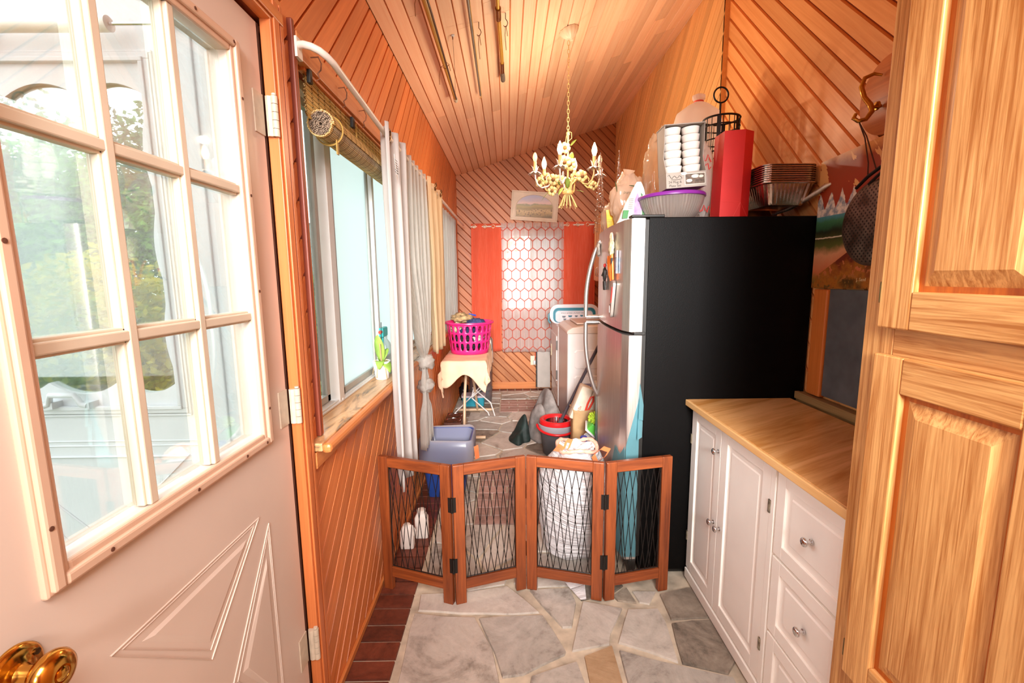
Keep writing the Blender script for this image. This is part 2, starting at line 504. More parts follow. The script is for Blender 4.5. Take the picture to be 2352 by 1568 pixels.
# irregular flagstones everywhere else: cells around scattered centres, clipped to rectangles
def cells(x0, x1, y0, y1, n, seed, mats):
    rnd = random.Random(seed); P = []
    tries = 0
    while len(P) < n and tries < 4000:
        tries += 1
        p = (rnd.uniform(x0, x1), rnd.uniform(y0, y1))
        if all(math.hypot(p[0]-q[0], p[1]-q[1]) > .62*math.sqrt((x1-x0)*(y1-y0)/n) for q in P): P.append(p)
    for i, p in enumerate(P):
        c = [(x0+.006, y0+.006), (x1-.006, y0+.006), (x1-.006, y1-.006), (x0+.006, y1-.006)]
        for j, q in enumerate(P):
            if i == j: continue
            dx, dy = q[0]-p[0], q[1]-p[1]; L = math.hypot(dx, dy); nn = (dx/L, dy/L)
            c = clip(c, nn, nn[0]*(p[0]+q[0])/2 + nn[1]*(p[1]+q[1])/2 - .009)
            if len(c) < 3: break
        if len(c) >= 3 and area(c) > .002: floor_piece(rough_poly(c), MATS[rnd.choice(mats)])
G = ['slate', 'slate', 'slate_light', 'slate_dark']
cells(-.43, .80, .45, 1.36, 10, 3, G)
cells(-.43, .50, 2.06, 2.52, 6, 12, ['slate_light', 'slate'])
cells(-.43, -.22, 2.52, 3.30, 4, 5, ['slate_light', 'slate']); cells(.30, .62, 2.52, 3.30, 4, 6, ['slate_light', 'slate'])
cells(-.43, .95, 3.30, 4.78, 20, 8, G)
cells(-.60, -.10, 4.6, 5.69, 8, 9, G); cells(-.10, .60, 5.30, 5.69, 6, 10, ['slate_light', 'slate'])
cells(.60, 1.3, 4.78, 5.69, 5, 14, G)

# ---- left wall: outer wall in pieces round the door and the window, boards on top
WY0, WY1, WZ0, WZ1 = 1.452, 5.35, .925, 2.12       # window opening
bm = new()
for y0, y1, z0, z1 in ((-2.6, .44, 0, 2.70), (.44, 1.32, 2.115, 2.70), (1.32, WY0, 0, 2.70), (WY0, WY1, 0, WZ0), (WY0, WY1, WZ1, 2.70), (WY1, 5.95, 0, 2.70)):
    box(bm, -.80, -.632, y0, y1, z0, z1)
wall_left = struct('wall_left', bm, cedar_backing)
fL = lambda a, b, d: (-.633 + d, a, b)
dL = (-H45, H45)                                  # board seams run up and away
PITCH = .0785
for poly in ([(-.3, 2.15), (YB, 2.15), (YB, 2.675), (-.3, 2.675)], [(1.33, .86), (1.42, .86), (1.42, 2.15), (1.33, 2.15)],
             [(1.33, 0), (YB, 0), (YB, .88), (1.33, .88)], [(5.35, .88), (YB, .88), (YB, 2.15), (5.35, 2.15)]):
    planks(wall_left, poly, dL, PITCH, .829*H45, .0055, fL, 0, .013, cedar_left, .0025)
bm = new(); box(bm, -.62, -.606, 1.34, YB, 0, .028)
struct('baseboard_left', bm, cedar_trim_y, bevel=.004)

# ---- right wall: far part stands proud of the near part
bm = new(); box(bm, XF+.012, 1.75, YC, 5.95, 0, 3.45); box(bm, XN+.012, 1.75, -2.6, YC, 0, 3.45)
wall_right = struct('wall_right', bm, cedar_backing)
fR = lambda a, b, d: (XF + .013 - d, a, b); fR2 = lambda a, b, d: (XN + .013 - d, a, b)
planks(wall_right, [(YC, 0), (YB, 0), (YB, 3.281), (YC, 3.281)], (H45, H45), PITCH, .02, .004, fR, 0, .013, cedar_right_far, .003)
planks(wall_right, [(-.5, 0), (YC, 0), (YC, 3.291), (-.5, 3.291)], (-H45, H45), PITCH, -.235*H45, .0055, fR2, 0, .013, cedar_right_near)

bm = new(); box(bm, XF, XN+.012, YC-.0005, YC+.012, 0, 3.3)
obj('corner_board', bm, cedar_right_far, wall_right)
# ---- back wall with its window
bm = new()
for x0, x1, z0, z1 in ((-.8, -.05, 0, 3.4), (-.05, .655, 0, 1.015), (-.05, .655, 1.99, 3.4), (.655, 1.75, 0, 3.4)):
    box(bm, x0, x1, YB+.013, 5.99, z0, z1)
wall_back = struct('wall_back', bm, cedar_backing)
fB = lambda a, b, d: (a, YB + .0135 - d, b)
for poly in ([(XL, 2.02), (XF, 2.02), (XF, zc(XF)), (XL, zc(XL))], [(XL, 0), (-.05, 0), (-.05, 2.02), (XL, 2.02)],
             [(-.05, 0), (.655, 0), (.655, 1.0), (-.05, 1.0)], [(.655, 0), (XF, 0), (XF, 2.02), (.655, 2.02)]):
    planks(wall_back, poly, (H45, H45), .0750, 2.12*H45, .0045, fB, 0, .0135, cedar_back)
bm = new(); box(bm, XL, .35, YB-.016, YB, .02, .09); box(bm, XL, .35, YB-.026, YB, 0.0, .022)
struct('baseboard_back', bm, cedar_trim_x, bevel=.003)
bm = new(); box(bm, -.12, .72, YB-.02, YB, 1.985, 2.045)
struct('trim_1', bm, cedar_trim_x, bevel=.004)
# wall behind the photographer, plain
bm = new(); box(bm, -.8, 1.75, -2.75, -2.6, 0, 3.4)
struct('wall_front', bm, plain('plaster', '#e7ddcf', .8))

# ---- ceiling: boards along the room
bm = new()
prism(bm, [(-.8, zc(-.8)+.013), (1.75, zc(1.75)+.013), (1.75, zc(1.75)+.12), (-.8, zc(-.8)+.12)], lambda a, b, d: (a, d, b), -2.75, 5.99)
ceiling = struct('ceiling', bm, plain('ceiling_backing', '#c98654', .7))
cw = .0722; x = XL; k = 0; rnd = random.Random(5)
sl = math.atan(.3096)
while x < XN:
    x1 = min(x+cw, XN)
    y = -2.6 - rnd.random()*1.2
    while y < YB:
        y1 = y + rnd.uniform(1.1, 2.6)
        if y1 > YB - .3: y1 = YB
        a, b = x+.0014, x1-.0014
        bm = new()
        nx, nz = math.sin(sl), -math.cos(sl)
        prism(bm, [(a, 0), (b, 0)][:2] + [(b-.0025, 1), (a+.0025, 1)], lambda p, q, d: (p + (nx*.013*(1-q) if False else -nx*.0135*(1-q)), d, zc(p) + .0135*math.cos(sl)*(1-q)), max(y, -2.6)+.0008, y1-.0008)
        obj('plank', bm, cedar_ceiling, ceiling)
        y = y1
    x = x1; k += 1

# ---- door casing (trim) and jamb
bm = new(); box(bm, -.632, -.603, 1.280, 1.347, 0, 2.175); box(bm, -.603, -.597, 1.290, 1.318, 0, 2.165); box(bm, -.603, -.599, 1.328, 1.343, 0, 2.17)
struct('trim_2', bm, cedar_trim, bevel=.004)
bm = new(); box(bm, -.632, -.602, -.02, 1.347, 2.112, 2.185); box(bm, -.602, -.596, -.02, 1.34, 2.12, 2.15)
struct('trim_3', bm, cedar_trim_y, bevel=.004)
bm = new(); box(bm, -.688, -.655, 1.277, 1.32, 0, 2.13); box(bm, -.655, -.636, 1.276, 1.282, 0, 2.1); box(bm, -.688, -.655, .44, 1.32, 2.103, 2.13); box(bm, -.688, -.65, .425, .448, 0, 2.13)
struct('trim_4', bm, dark_jamb)

# ---- the half glazed door in the left wall
DX = -.635
bm = new()
for y0, y1, z0, z1 in ((.455, .598, .012, 2.098), (1.126, 1.268, .012, 2.098), (.598, 1.126, .012, 1.056), (.598, 1.126, 1.968, 2.098)):
    box(bm, DX-.045, DX, y0, y1, z0, z1)
door_1 = struct('door_1', bm, door_paint)
bm = new()                                        # raised moulding round the glass
def mould(bm, y0, y1, z0, z1):
    for (o, i, h) in ((.036, .0, .010), (.030, .012, .017)):
        for a0, a1, b0, b1 in ((y0-o, y0-i, z0-o, z1+o), (y1+i, y1+o, z0-o, z1+o), (y0-i, y1+i, z0-o, z0-i), (y0-i, y1+i, z1+i, z1+o)):
            box(bm, DX-.002, DX+h, a0, a1, b0, b1)
mould(bm, .600, 1.124, 1.058, 1.966)
obj('window_moulding', bm, plain('moulding_paint', '#caa890', .38, var=.03), door_1, bevel=.004)
ycuts = [.600, .7605, .9425, 1.124]; zcuts = [1.058, 1.359, 1.661, 1.966]
ycuts = [.600, .768, .944, 1.124]
sash_paint = plain('sash_paint', '#cbbba6', .45, var=.04)
for yy in ycuts[1:3]:
    bm = new(); box(bm, DX-.030, DX+.004, yy-.009, yy+.009, 1.058, 1.966); box(bm, DX-.022, DX-.004, yy-.014, yy+.014, 1.058, 1.966)
    obj('muntin', bm, sash_paint, door_1, bevel=.0025)
for zz in zcuts[1:3]:
    bm = new(); box(bm, DX-.030, DX+.003, .600, 1.124, zz-.009, zz+.009); box(bm, DX-.022, DX-.004, .600, 1.124, zz-.014, zz+.014)
    obj('muntin', bm, sash_paint, door_1, bevel=.0025)
for i in range(3):
    for j in range(3):
        bm = new(); box(bm, DX-.021, DX-.017, ycuts[i]+.004, ycuts[i+1]-.004, zcuts[j]+.004, zcuts[j+1]-.004)
        obj('pane', bm, glass, door_1)
bm = new()
for y_, z_ in ((.66, 1.037), (.86, 1.037), (1.03, 1.037), (1.12, 1.037), (1.145, 1.12), (1.145, 1.42), (1.145, 1.65), (1.145, 1.87), (1.13, 1.987), (1.0, 1.987), (.577, 1.12), (.577, 1.5)):
    lathe(bm, [(.0035, 0), (.0035, .0012), (0, .0014)], 10, T((DX+.0168, y_, z_), (0, PI/2, 0)))
obj('screw_hole', bm, plain('screw_hole_brown', '#5a3220', .7), door_1, kind='stuff')
# cross buck panels: triangles outlined by moulded ridges
bm = new()
def ridge(bm, tri):
    for sh, rr in ((0, .0020), (.011, .0014)):
        c = (sum(p[0] for p in tri)/3, sum(p[1] for p in tri)/3)
        q = []
        for p in tri:
            d = math.hypot(p[0]-c[0], p[1]-c[1]); q.append((p[0]+(c[0]-p[0])*sh*2/d, p[1]+(c[1]-p[1])*sh*2/d))
        tube(bm, [(DX+.0005, a, b) for a, b in q], rr, 6, close=True)
yc_, zc_ = .863, .53
ridge(bm, [(.648, .862), (1.078, .855), (yc_, .655)]); ridge(bm, [(.648, .20), (1.078, .20), (yc_, .40)])
ridge(bm, [(1.120, .815), (1.120, .245), (.915, zc_)]); ridge(bm, [(.606, .815), (.606, .245), (.811, zc_)])
obj('panel_moulding', bm, door_paint, door_1, smooth=60)
bm = new()
prism(bm, [(.70, .838), (1.03, .833), (yc_+.002, .69)], lambda a, b, d: (DX+d, a, b), -.001, .004, [(.73, .828), (1.0, .823), (yc_+.002, .71)])
prism(bm, [(1.10, .74), (1.10, .32), (.955, zc_)], lambda a, b, d: (DX+d, a, b), -.001, .004, [(1.09, .71), (1.09, .35), (.975, zc_)])
obj('raised_panel', bm, door_paint, door_1)
for zz in (1.872, 1.088, .325):
    bm = new()
    for k in range(5):
        z0 = zz-.05+k*.0205
        tube(bm, [(-.607, 1.276, z0), (-.607, 1.276, z0+.0192)], .0085, 12)
    box(bm, DX-.001, DX+.003, 1.222, 1.268, zz-.05, zz+.052)
    tube(bm, [(-.607, 1.276, zz+.053), (-.607, 1.276, zz+.058)], .006, 10)
    tube(bm, [(-.62, 1.276, zz-.05), (-.62, 1.276, zz+.05)], .010, 8)
    obj('hinge', bm, hinge_paint, door_1, smooth=40)
bm = new()
KM = T((DX, .520, .955), (0, PI/2, 0))
lathe(bm, [(.0, .0), (.036, .0), (.036, .003), (.033, .006), (.028, .008), (.022, .0085), (.020, .010), (.0135, .012), (.011, .018), (.011, .030), (.016, .034), (.024, .038), (.0285, .045), (.029, .051), (.026, .057), (.019, .0615), (.011, .0625), (.010, .060), (.0085, .0595), (.0085, .063), (.006, .0645), (0, .065)], 40, KM)
obj('door_knob', bm, brass, door_1, smooth=50)
bm = new()
for a in (.5, -1.9): lathe(bm, [(.004, 0), (.004, .002), (0, .003)], 10, T((DX+.0082, .520+.026*math.cos(a), .955+.026*math.sin(a)), (0, PI/2, 0)))
obj('screw', bm, plain('brass_dark', '#4a3018', .4, .8), door_1)

# ---- the long window in the left wall
bm = new()
for y0, y1, z0, z1 in ((WY0, WY1, WZ0, WZ0+.035), (WY0, WY1, WZ1-.035, WZ1), (WY0, WY0+.035, WZ0, WZ1), (WY1-.035, WY1, WZ0, WZ1)):
    box(bm, -.77, -.695, y0, y1, z0, z1)
box(bm, -.700, -.688, WY0, WY1, WZ0+.02, WZ0+.028)
window_1 = struct('window_1', bm, alu_white, bevel=.002)
bays = [(1.49, 1.80, 0), (1.885, 2.40, 1), (2.47, 3.0, 1), (3.06, 3.6, 1), (3.66, 4.2, 1), (4.26, 4.78, 1), (4.84, 5.31, 1)]
for i, (a, b, fr) in enumerate(bays):
    xs = -.715 if i % 2 else -.733
    bm = new()
    e = .028
    for y0, y1, z0, z1 in ((a, b, .962, .962+e), (a, b, 2.085-e, 2.085), (a, a+e, .962, 2.085), (b-e, b, .962, 2.085)):
        box(bm, xs-.012, xs+.012, y0, y1, z0, z1)
    s_ = obj('sash', bm, alu_grey, window_1, bevel=.002)
    bm = new(); box(bm, xs-.003, xs+.003, a+e-.004, b-e+.004, .962+e-.004, 2.085-e+.004)
    obj('pane', bm, frost if fr else glass, s_)
    if i:
        p = (bays[i-1][1] + a)/2; hw = .026 if i == 1 else .016
        bm = new(); box(bm, -.745, -.690, p-hw, p+hw, WZ0+.006, WZ1-.03)
        if i == 1: lathe(bm, [(.006, 0), (.006, .003), (0, .004)], 10, T((-.690, p, .955), (0, PI/2, 0)))
        obj('post', bm, alu_white, window_1, bevel=.002)
bm = new(); box(bm, -.632, -.605, 1.412, 1.429, .947, 2.185)
struct('trim_5', bm, red_trim, bevel=.004)
bm = new(); box(bm, -.632, -.611, 1.429, 1.449, .947, 2.165); box(bm, -.611, -.608, 1.434, 1.440, .947, 2.16); box(bm, -.694, -.632, 1.444, 1.4515, .947, 2.12)
struct('trim_6', bm, cedar_trim, bevel=.003)
bm = new(); box(bm, -.632, -.605, 1.44, 5.40, 2.095, 2.165)
struct('trim_7', bm, cedar_trim_y, bevel=.003)
# sill board with a worn laminate top, and the apron under it
m, t, b = nt('sill_laminate'); N = NB(t)
f = N.noise(N.mapping(N.obj(), scale=(.05, .25, .05)), 1.0, 6, .65, 1.5)
N.link(N.ramp(f, [(.34, rgb('#6b5a48')), (.45, rgb('#b98a5c')), (.58, rgb('#d6ab7c')), (.7, rgb('#b99677'))]), b.inputs['Base Color']); setp(b, Roughness=.32)
bm = new(); box(bm, -.695, -.580, 1.355, 5.40, .918, .9445)
sill = struct('trim_8', bm, m, bevel=.003)
bm = new(); box(bm, -.582, -.552, 1.352, 5.40, .912, .9435)
obj('sill_nosing', bm, cedar_trim_y, sill, bevel=.011)
bm = new(); box(bm, -.632, -.598, 1.352, 5.40, .862, .914)
obj('apron', bm, cedar_trim_y, sill, bevel=.003)

# ---- window in the back wall
bm = new()
for x0, x1, z0, z1 in ((-.05, .655, 1.015, 1.05), (-.05, .655, 1.955, 1.99), (-.05, -.015, 1.015, 1.99), (.62, .655, 1.015, 1.99), (.29, .325, 1.015, 1.99)):
    box(bm, x0, x1, YB+.03, YB+.09, z0, z1)
window_2 = struct('window_2', bm, alu_white, bevel=.003)
for x0, x1 in ((-.02, .30), (.315, .63)):
    bm = new(); box(bm, x0, x1, YB+.055, YB+.059, 1.04, 1.96)
    obj('pane', bm, glass if x0 < 0 else frost, window_2)

# ================================================================== OUTSIDE THE DOOR
# white storm door standing open at a right angle to the wall
SY = 1.372
t0 = thing('storm_door', 'white storm door with scalloped window border seen through the door glass', 'storm door', (-1.35, SY, .1))
hole = []
def arc_pts(c, r, a0, a1, n): return [(c[0]+r*math.cos(a0+(a1-a0)*i/n), c[1]+r*math.sin(a0+(a1-a0)*i/n)) for i in range(n+1)]
xr, xl_, zb, zt = -1.022, -1.622, 1.115, 1.995
top = [(x_, 1.962 + .035*(1-((x_-cx)/hw)**2)) for cx, hw in ((-1.5085, .1035), (-1.3, .1035), (-1.105, .0915)) for x_ in [cx-hw+2*hw*i/10 for i in range(10)]] + [(-1.0135, 1.962)]
side_r = [(-1.0135 - .022*abs(math.sin(PI*(z_-1.15)/.265)), z_) for z_ in [1.93-.0325*i for i in range(25)]]
bot = [(x_, 1.142 - .036*(1-((x_-cx)/hw)**2)) for cx, hw in ((-1.105, .0915), (-1.3, .1035), (-1.5085, .1035)) for x_ in [cx+hw-2*hw*i/10 for i in range(10)]] + [(-1.612, 1.142)]
side_l = [(-1.612 + .022*abs(math.sin(PI*(z_-1.15)/.265)), z_) for z_ in [1.15+.0325*i for i in range(25)]]
hole = top + side_r + bot + side_l
hole = [p for i, p in enumerate(hole) if math.hypot(p[0]-hole[i-1][0], p[1]-hole[i-1][1]) > 1e-4]
bm = new()
prism_hole(bm, [(-.935, 2.22), (-.935, .10), (-1.70, .10), (-1.70, 2.22)], hole, lambda a, b, d: (a, d, b), SY, SY+.03)
obj('leaf', bm, outdoor_white, t0)
bm = new(); box(bm, -1.63, -1.005, SY+.012, SY+.016, 1.09, 2.01)
obj('pane', bm, storm_glass, t0)
bm = new()
def rect_mould(bm, x0, x1, z0, z1, wd, y0, y1):
    for a0, a1, b0, b1 in ((x0, x1, z1-wd, z1), (x0, x1, z0, z0+wd), (x0, x0+wd, z0+wd, z1-wd), (x1-wd, x1, z0+wd, z1-wd)): box(bm, a0, a1, y0, y1, b0, b1)
rect_mould(bm, -1.648, -.986, 1.045, 2.072, .016, SY-.010, SY+.001)
rect_mould(bm, -1.634, -1.000, 1.058, 2.060, .012, SY-.016, SY+.001)
rect_mould(bm, -1.655, -.979, 1.035, 2.08, .008, SY-.006, SY+.001)
obj('window_moulding', bm, outdoor_white, t0, bevel=.002)
bm = new()
for tri in ([(-1.60, .905), (-1.005, .905), (-1.30, .62)], [(-.985, .87), (-.985, .22), (-1.24, .55)], [(-1.62, .87), (-1.62, .22), (-1.36, .55)], [(-1.60, .18), (-1.005, .18), (-1.30, .47)]):
    tube(bm, [(a, SY, b) for a, b in tri], .006, 6, close=True)
for z_ in (.94, .955): tube(bm, [(-1.69, SY, z_), (-.95, SY, z_)], .003, 6)
obj('panel_moulding', bm, outdoor_white, t0)
bm = new(); tube(bm, [(-1.40, SY-.03, 1.078), (-1.385, SY-.03, 1.082), (-1.372, SY-.035, 1.112), (-1.30, SY-.035, 1.112), (-1.287, SY-.03, 1.082), (-1.27, SY-.03, 1.078)], .009, 8)
box(bm, -1.41, -1.372, SY-.034, SY, 1.068, 1.088); box(bm, -1.295, -1.262, SY-.034, SY, 1.068, 1.088)
obj('pull_handle', bm, outdoor_white, t0, smooth=60)
bm = new(); tube(bm, [(-1.42, SY-.06, 2.118), (-1.055, SY-.06, 2.118)], .0195, 20); tube(bm, [(-1.04, SY-.06, 2.118), (-1.055, SY-.06, 2.118)], .0195, 20)
obj('closer_tube', bm, plain('closer_cream', '#f0e9df', .35), t0, smooth=50)
bm = new(); tube(bm, [(-1.05, SY-.06, 2.118), (-.80, SY-.06, 2.118)], .0045, 10); box(bm, -1.46, -1.42, SY-.07, SY, 2.10, 2.135)
obj('closer_rod', bm, chrome, t0, smooth=50)
bm = new()
for k in range(28):
    z0 = .95+k*.044
    tube(bm, [(-.862-.004*(k % 2), SY-.027, z0), (-.862-.004*(k % 2), SY-.027, z0+.030)], .0055, 8)
box(bm, -.885, -.872, SY-.0275, SY-.0255, .9, 2.2)
obj('piano_hinge', bm, plain('hinge_steel', '#7d7f80', .4, .8, var=.3, nscale=50), t0, smooth=50)
# white outer jamb the storm door hangs on
bm = new(); box(bm, -.93, -.683, 1.325, 1.345, 0, 2.3); box(bm, -.80, -.69, 1.285, 1.326, 0, 2.3); box(bm, -.80, -.69, .44, 1.285, 2.103, 2.3); box(bm, -.80, -.69, .425, .448, 0, 2.103); box(bm, -.905, -.893, 1.319, 1.326, 0, 2.3); box(bm, -.845, -.838, 1.318, 1.326, 0, 2.3); box(bm, -.775, -.745, 1.312, 1.326, 0, 2.3); box(bm, -.735, -.715, 1.308, 1.326, 0, 2.3)
struct('trim_9', bm, outdoor_white, bevel=.002)
# white porch beam with blocks over it
pb = thing('porch_beam', 'white porch beam with square blocks above the storm door', 'beam', (-1.6, 1.5, 2.3))
bm = new(); box(bm, -2.6, -.82, 1.48, 1.56, 2.28, 2.37); box(bm, -2.6, -.82, 1.46, 1.62, 2.44, 2.50)
obj('beam', bm, outdoor_white, pb)
for k in range(6):
    bm = new(); box(bm, -2.3+k*.27, -2.18+k*.27, 1.47, 1.55, 2.37, 2.44); obj('block', bm, outdoor_white, pb, bevel=.01)
# garden
lawn = plain('lawn_green', '#56703a', .9, var=.25, nscale=3)
bm = new(); box(bm, -30, -.85, -6, 26, -.5, -.4); struct('ground', bm, lawn)
def leafy(name, label, loc, r, h0, n, leaf, cols, seed, group='trees and bushes in the garden', trunk=True):
    t = thing(name, label, 'tree' if 'tree' in name else 'bush', (loc[0], loc[1], -.4), group)
    rnd = random.Random(seed)
    if trunk:
        bm = new(); tube(bm, [(loc[0], loc[1], -.4), (loc[0]+.05, loc[1], h0*.5), (loc[0], loc[1]+.06, h0+r[2]*.4)], [.13, .10, .05], 8)
        for k in range(5):
            a = rnd.uniform(0, 6.28); tube(bm, [(loc[0], loc[1], h0*.6+k*.15), (loc[0]+math.cos(a)*r[0]*.6, loc[1]+math.sin(a)*r[1]*.6, h0+k*.2+r[2]*.3)], [.05, .02], 6)
        obj('trunk', bm, plain('bark', '#6b5f50', .9, var=.2), t)
    bm = new()
    for i in range(n):
        d = Vector((rnd.gauss(0, 1), rnd.gauss(0, 1), rnd.gauss(0, 1))).normalized()
        q = rnd.random()**.45
        k = .75+.5*noise.noise(d*2.2+Vector((seed, 0, 0)))
        c = Vector((loc[0]+d.x*r[0]*q*k, loc[1]+d.y*r[1]*q*k, h0+r[2]*.8+d.z*r[2]*q*k))
        if c.z < -.35: continue
        u = Vector((rnd.gauss(0, 1), rnd.gauss(0, 1), rnd.gauss(0, .6))).normalized(); v = u.orthogonal().normalized()
        s = leaf*rnd.uniform(.6, 1.3)
        vs = [bm.verts.new(c+p) for p in (-u*s, v*s*.45, u*s, -v*s*.45)]
        bm.faces.new(vs)
    me = bpy.data.meshes.new('foliage'); bm.to_mesh(me); bm.free(); me.materials.append(cols)
    o = bpy.data.objects.new('foliage', me); COL.objects.link(o); attach(o, t); o['kind'] = 'stuff'
    return t
def leaf_mat(name, a, b_):
    m, t, b = nt(name); N = NB(t); f = N.noise(N.obj(), 1.6, 3, .6); g = N.noise(N.obj(), 14, 2)
    col = N.ramp(N.m('ADD', N.m('MULTIPLY', f, .55), N.m('MULTIPLY', g, .45)), [(.42, rgb(a)), (.58, rgb(b_))])
    df = N.n('ShaderNodeBsdfDiffuse'); tl = N.n('ShaderNodeBsdfTranslucent'); mx = N.n('ShaderNodeMixShader'); mx.inputs[0].default_value = .4
    N.link(col, df.inputs[0]); N.link(col, tl.inputs[0]); N.link(df.outputs[0], mx.inputs[1]); N.link(tl.outputs[0], mx.inputs[2])
    N.link(mx.outputs[0], t.nodes['Material Output'].inputs[0]); MATS[name] = m; return m
lg = leaf_mat('leaf_green', '#24451f', '#86ad58'); ly = leaf_mat('leaf_yellow', '#7a8528', '#c2ac38'); ld = leaf_mat('leaf_dark', '#1f3a22', '#668c58')
leafy('garden_tree', 'tall green tree left of the door view behind the yellow bush', (-7.4, 7.4), (2.1, 2.0, 2.0), .6, 12000, .085, lg, 1)
leafy('garden_tree', 'tall darker tree seen through the middle column of door panes', (-8.2, 11.8), (2.3, 2.0, 3.0), .8, 11000, .10, ld, 2)
leafy('garden_bush', 'large yellow green bush low in the door glass', (-4.35, 4.75), (1.25, 1.15, 1.15), -.15, 15000, .05, ly, 3, trunk=False)
leafy('garden_bush', 'smaller yellow leaved bush right of the large yellow bush', (-4.9, 7.3), (.95, .9, 1.0), .0, 8000, .05, ly, 4, trunk=False)
leafy('garden_tree', 'sparse tree with thin branches against the white sky', (-12.5, 10.5), (2.2, 2.0, 2.2), 4.2, 2800, .11, ld, 5)
leafy('garden_bush', 'green hedge bush outside the clear strip of the long window', (-2.6, 6.4), (.8, .9, 1.1), -.1, 5000, .06, lg, 8, trunk=False)
leafy('garden_tree', 'tree outside the far window behind the sheer curtain', (-.9, 9.6), (1.3, 1.3, 1.6), 1.0, 6000, .08, lg, 9)
hs = thing('neighbour_house', 'grey clapboard side of a neighbouring house behind the bushes', 'house', (-3.2, 9.5, -.4))
bm = new(); box(bm, -5.6, -3.4, 9.8, 10.2, -.4, 2.6); obj('wall', bm, plain('siding_dark', '#59625e', .8), hs)
for k in range(20):
    bm = new(); box(bm, -5.6, -3.4, 9.775, 9.80, -.35+k*.145, -.22+k*.145); obj('clapboard', bm, plain('siding', '#7c8681', .8), hs)

# ================================================================== RIGHT SIDE: tall oak cabinet
def oak(name, rot=(0, 0, 0), sc=(.014, .014, .45), l='#dda868', d='#a5662c'):
    return wood(name, l, d, rot, sc, .45, .10, 6, cut=(.38, .60), bump=.12)
oak_v = oak('oak_v'); oak_h = oak('oak_h', (0, 0, 0), (.014, .45, .014)); oak_dark = oak('oak_dark', (0, 0, 0), (.03, .03, .5), '#c46a1e', '#a04c10')
t = thing('pantry_cabinet', 'tall oak pantry cabinet with raised panel doors at the right edge', 'cabinet', (1.08, .3, 0))
bm = new(); box(bm, .805, 1.36, -.6, .998, 0.06, 2.9); box(bm, .86, 1.36, -.6, .998, 0, .06)
obj('carcass', bm, oak_v, t)
for y0, y1 in ((.925, 1.004), (.50, .60)):
    bm = new(); box(bm, .796, .806, y0, y1, 0.06, 2.9); obj('face_stile', bm, oak_v, t, bevel=.002)
for z0, z1 in ((1.26, 1.36), (.44, .545), (.06, .1), (2.7, 2.9)):
    bm = new(); box(bm, .7965, .806, .60, .925, z0, z1); obj('face_rail', bm, oak_h, t, bevel=.002)
def _b(f):
    bm = new(); f(bm); return (bm,)
def panel_door(parent, xf, y0, y1, z0, z1, st=.062, matv=None, math_=None, matd=None, x_out=-1, raised=True, rail=None):
    """framed raised-panel door in the plane x=xf, facing -x"""
    mv, mh, md_ = matv, math_, matd
    rail = rail or st
    d = obj('door', *_b(lambda bm: prism(bm, [(y0+st-.004, z0+rail-.004), (y1-st+.004, z0+rail-.004), (y1-st+.004, z1-rail+.004), (y0+st-.004, z1-rail+.004)], lambda a, b, dd: (xf+dd, a, b), .018, .013)), md_ or mv, parent)
    for ya, yb in ((y0, y0+st), (y1-st, y1)): obj('stile', *_b(lambda bm: box(bm, xf, xf+.018, ya, yb, z0, z1)), mv, d, bevel=.003)
    for za, zb_ in ((z0, z0+rail), (z1-rail, z1)): obj('rail', *_b(lambda bm: box(bm, xf, xf+.018, y0+st, y1-st, za, zb_)), mh, d, bevel=.003)
    a0, a1, b0, b1 = y0+st, y1-st, z0+rail, z1-rail
    e = .010; bw = .030
    fn = lambda a, b, dd: (xf + dd, a, b)
    bm = new()
    prism(bm, [(a0+e, b0+e), (a1-e, b0+e), (a1-e, b1-e), (a0+e, b1-e)], fn, .0135, .0015, [(a0+e+bw, b0+e+bw), (a1-e-bw, b0+e+bw), (a1-e-bw, b1-e-bw), (a0+e+bw, b1-e-bw)])
    obj('raised_field', bm, mv, d)
    return d
panel_door(t, .777, .585, .948, 1.338, 2.72, .075, oak_v, oak_h, oak_dark)
panel_door(t, .777, .585, .948, .525, 1.282, .072, oak_v, oak_h, oak_dark)
panel_door(t, .777, .585, .948, .08, .46, .072, oak_v, oak_h, oak_dark)
panel_door(t, .777, .12, .54, .08, 1.282, .072, oak_v, oak_h, oak_dark); panel_door(t, .777, .12, .54, 1.338, 2.72, .072, oak_v, oak_h, oak_dark)
for z_ in (1.41, .58, 2.6):
    bm = new(); box(bm, .781, .797, .948, .9535, z_-.022, z_+.022); tube(bm, [(.783, .952, z_-.02), (.783, .952, z_+.02)], .003, 8)
    obj('hinge', bm, plain('antique_hinge', '#6b5a34', .35, .8), t)

# ---- white base cabinets
cream = plain('cream_paint', '#f8f5ef', .38, var=.015)
cream_edge = plain('cream_edge', '#d9cbb2', .5, var=.1)
CF = .845
def base_cab(label, y0, y1, build):
    t = thing('base_cabinet', label, 'cabinet', (1.05, (y0+y1)/2, 0))
    bm = new(); box(bm, CF+.018, 1.28, y0, y1, .055, .855); box(bm, CF+.03, 1.28, y0, y1, 0, .055)
    obj('carcass', bm, cream, t)
    bm = new(); box(bm, CF-.004, CF+.03, y0, y1, 0.004, .052)
    obj('plinth', bm, cream, t, bevel=.003)
    build(t); return t
def knob(bm, x, y, z, s=1):
    lathe(bm, [(0, 0), (.0085*s, 0), (.0085*s, .002), (.0045*s, .004), (.0042*s, .012), (.008*s, .015), (.0128*s, .018), (.0138*s, .021), (.0125*s, .0245), (.008*s, .0268), (0, .0276)], 20, T((x, y, z), (0, -PI/2, 0)))
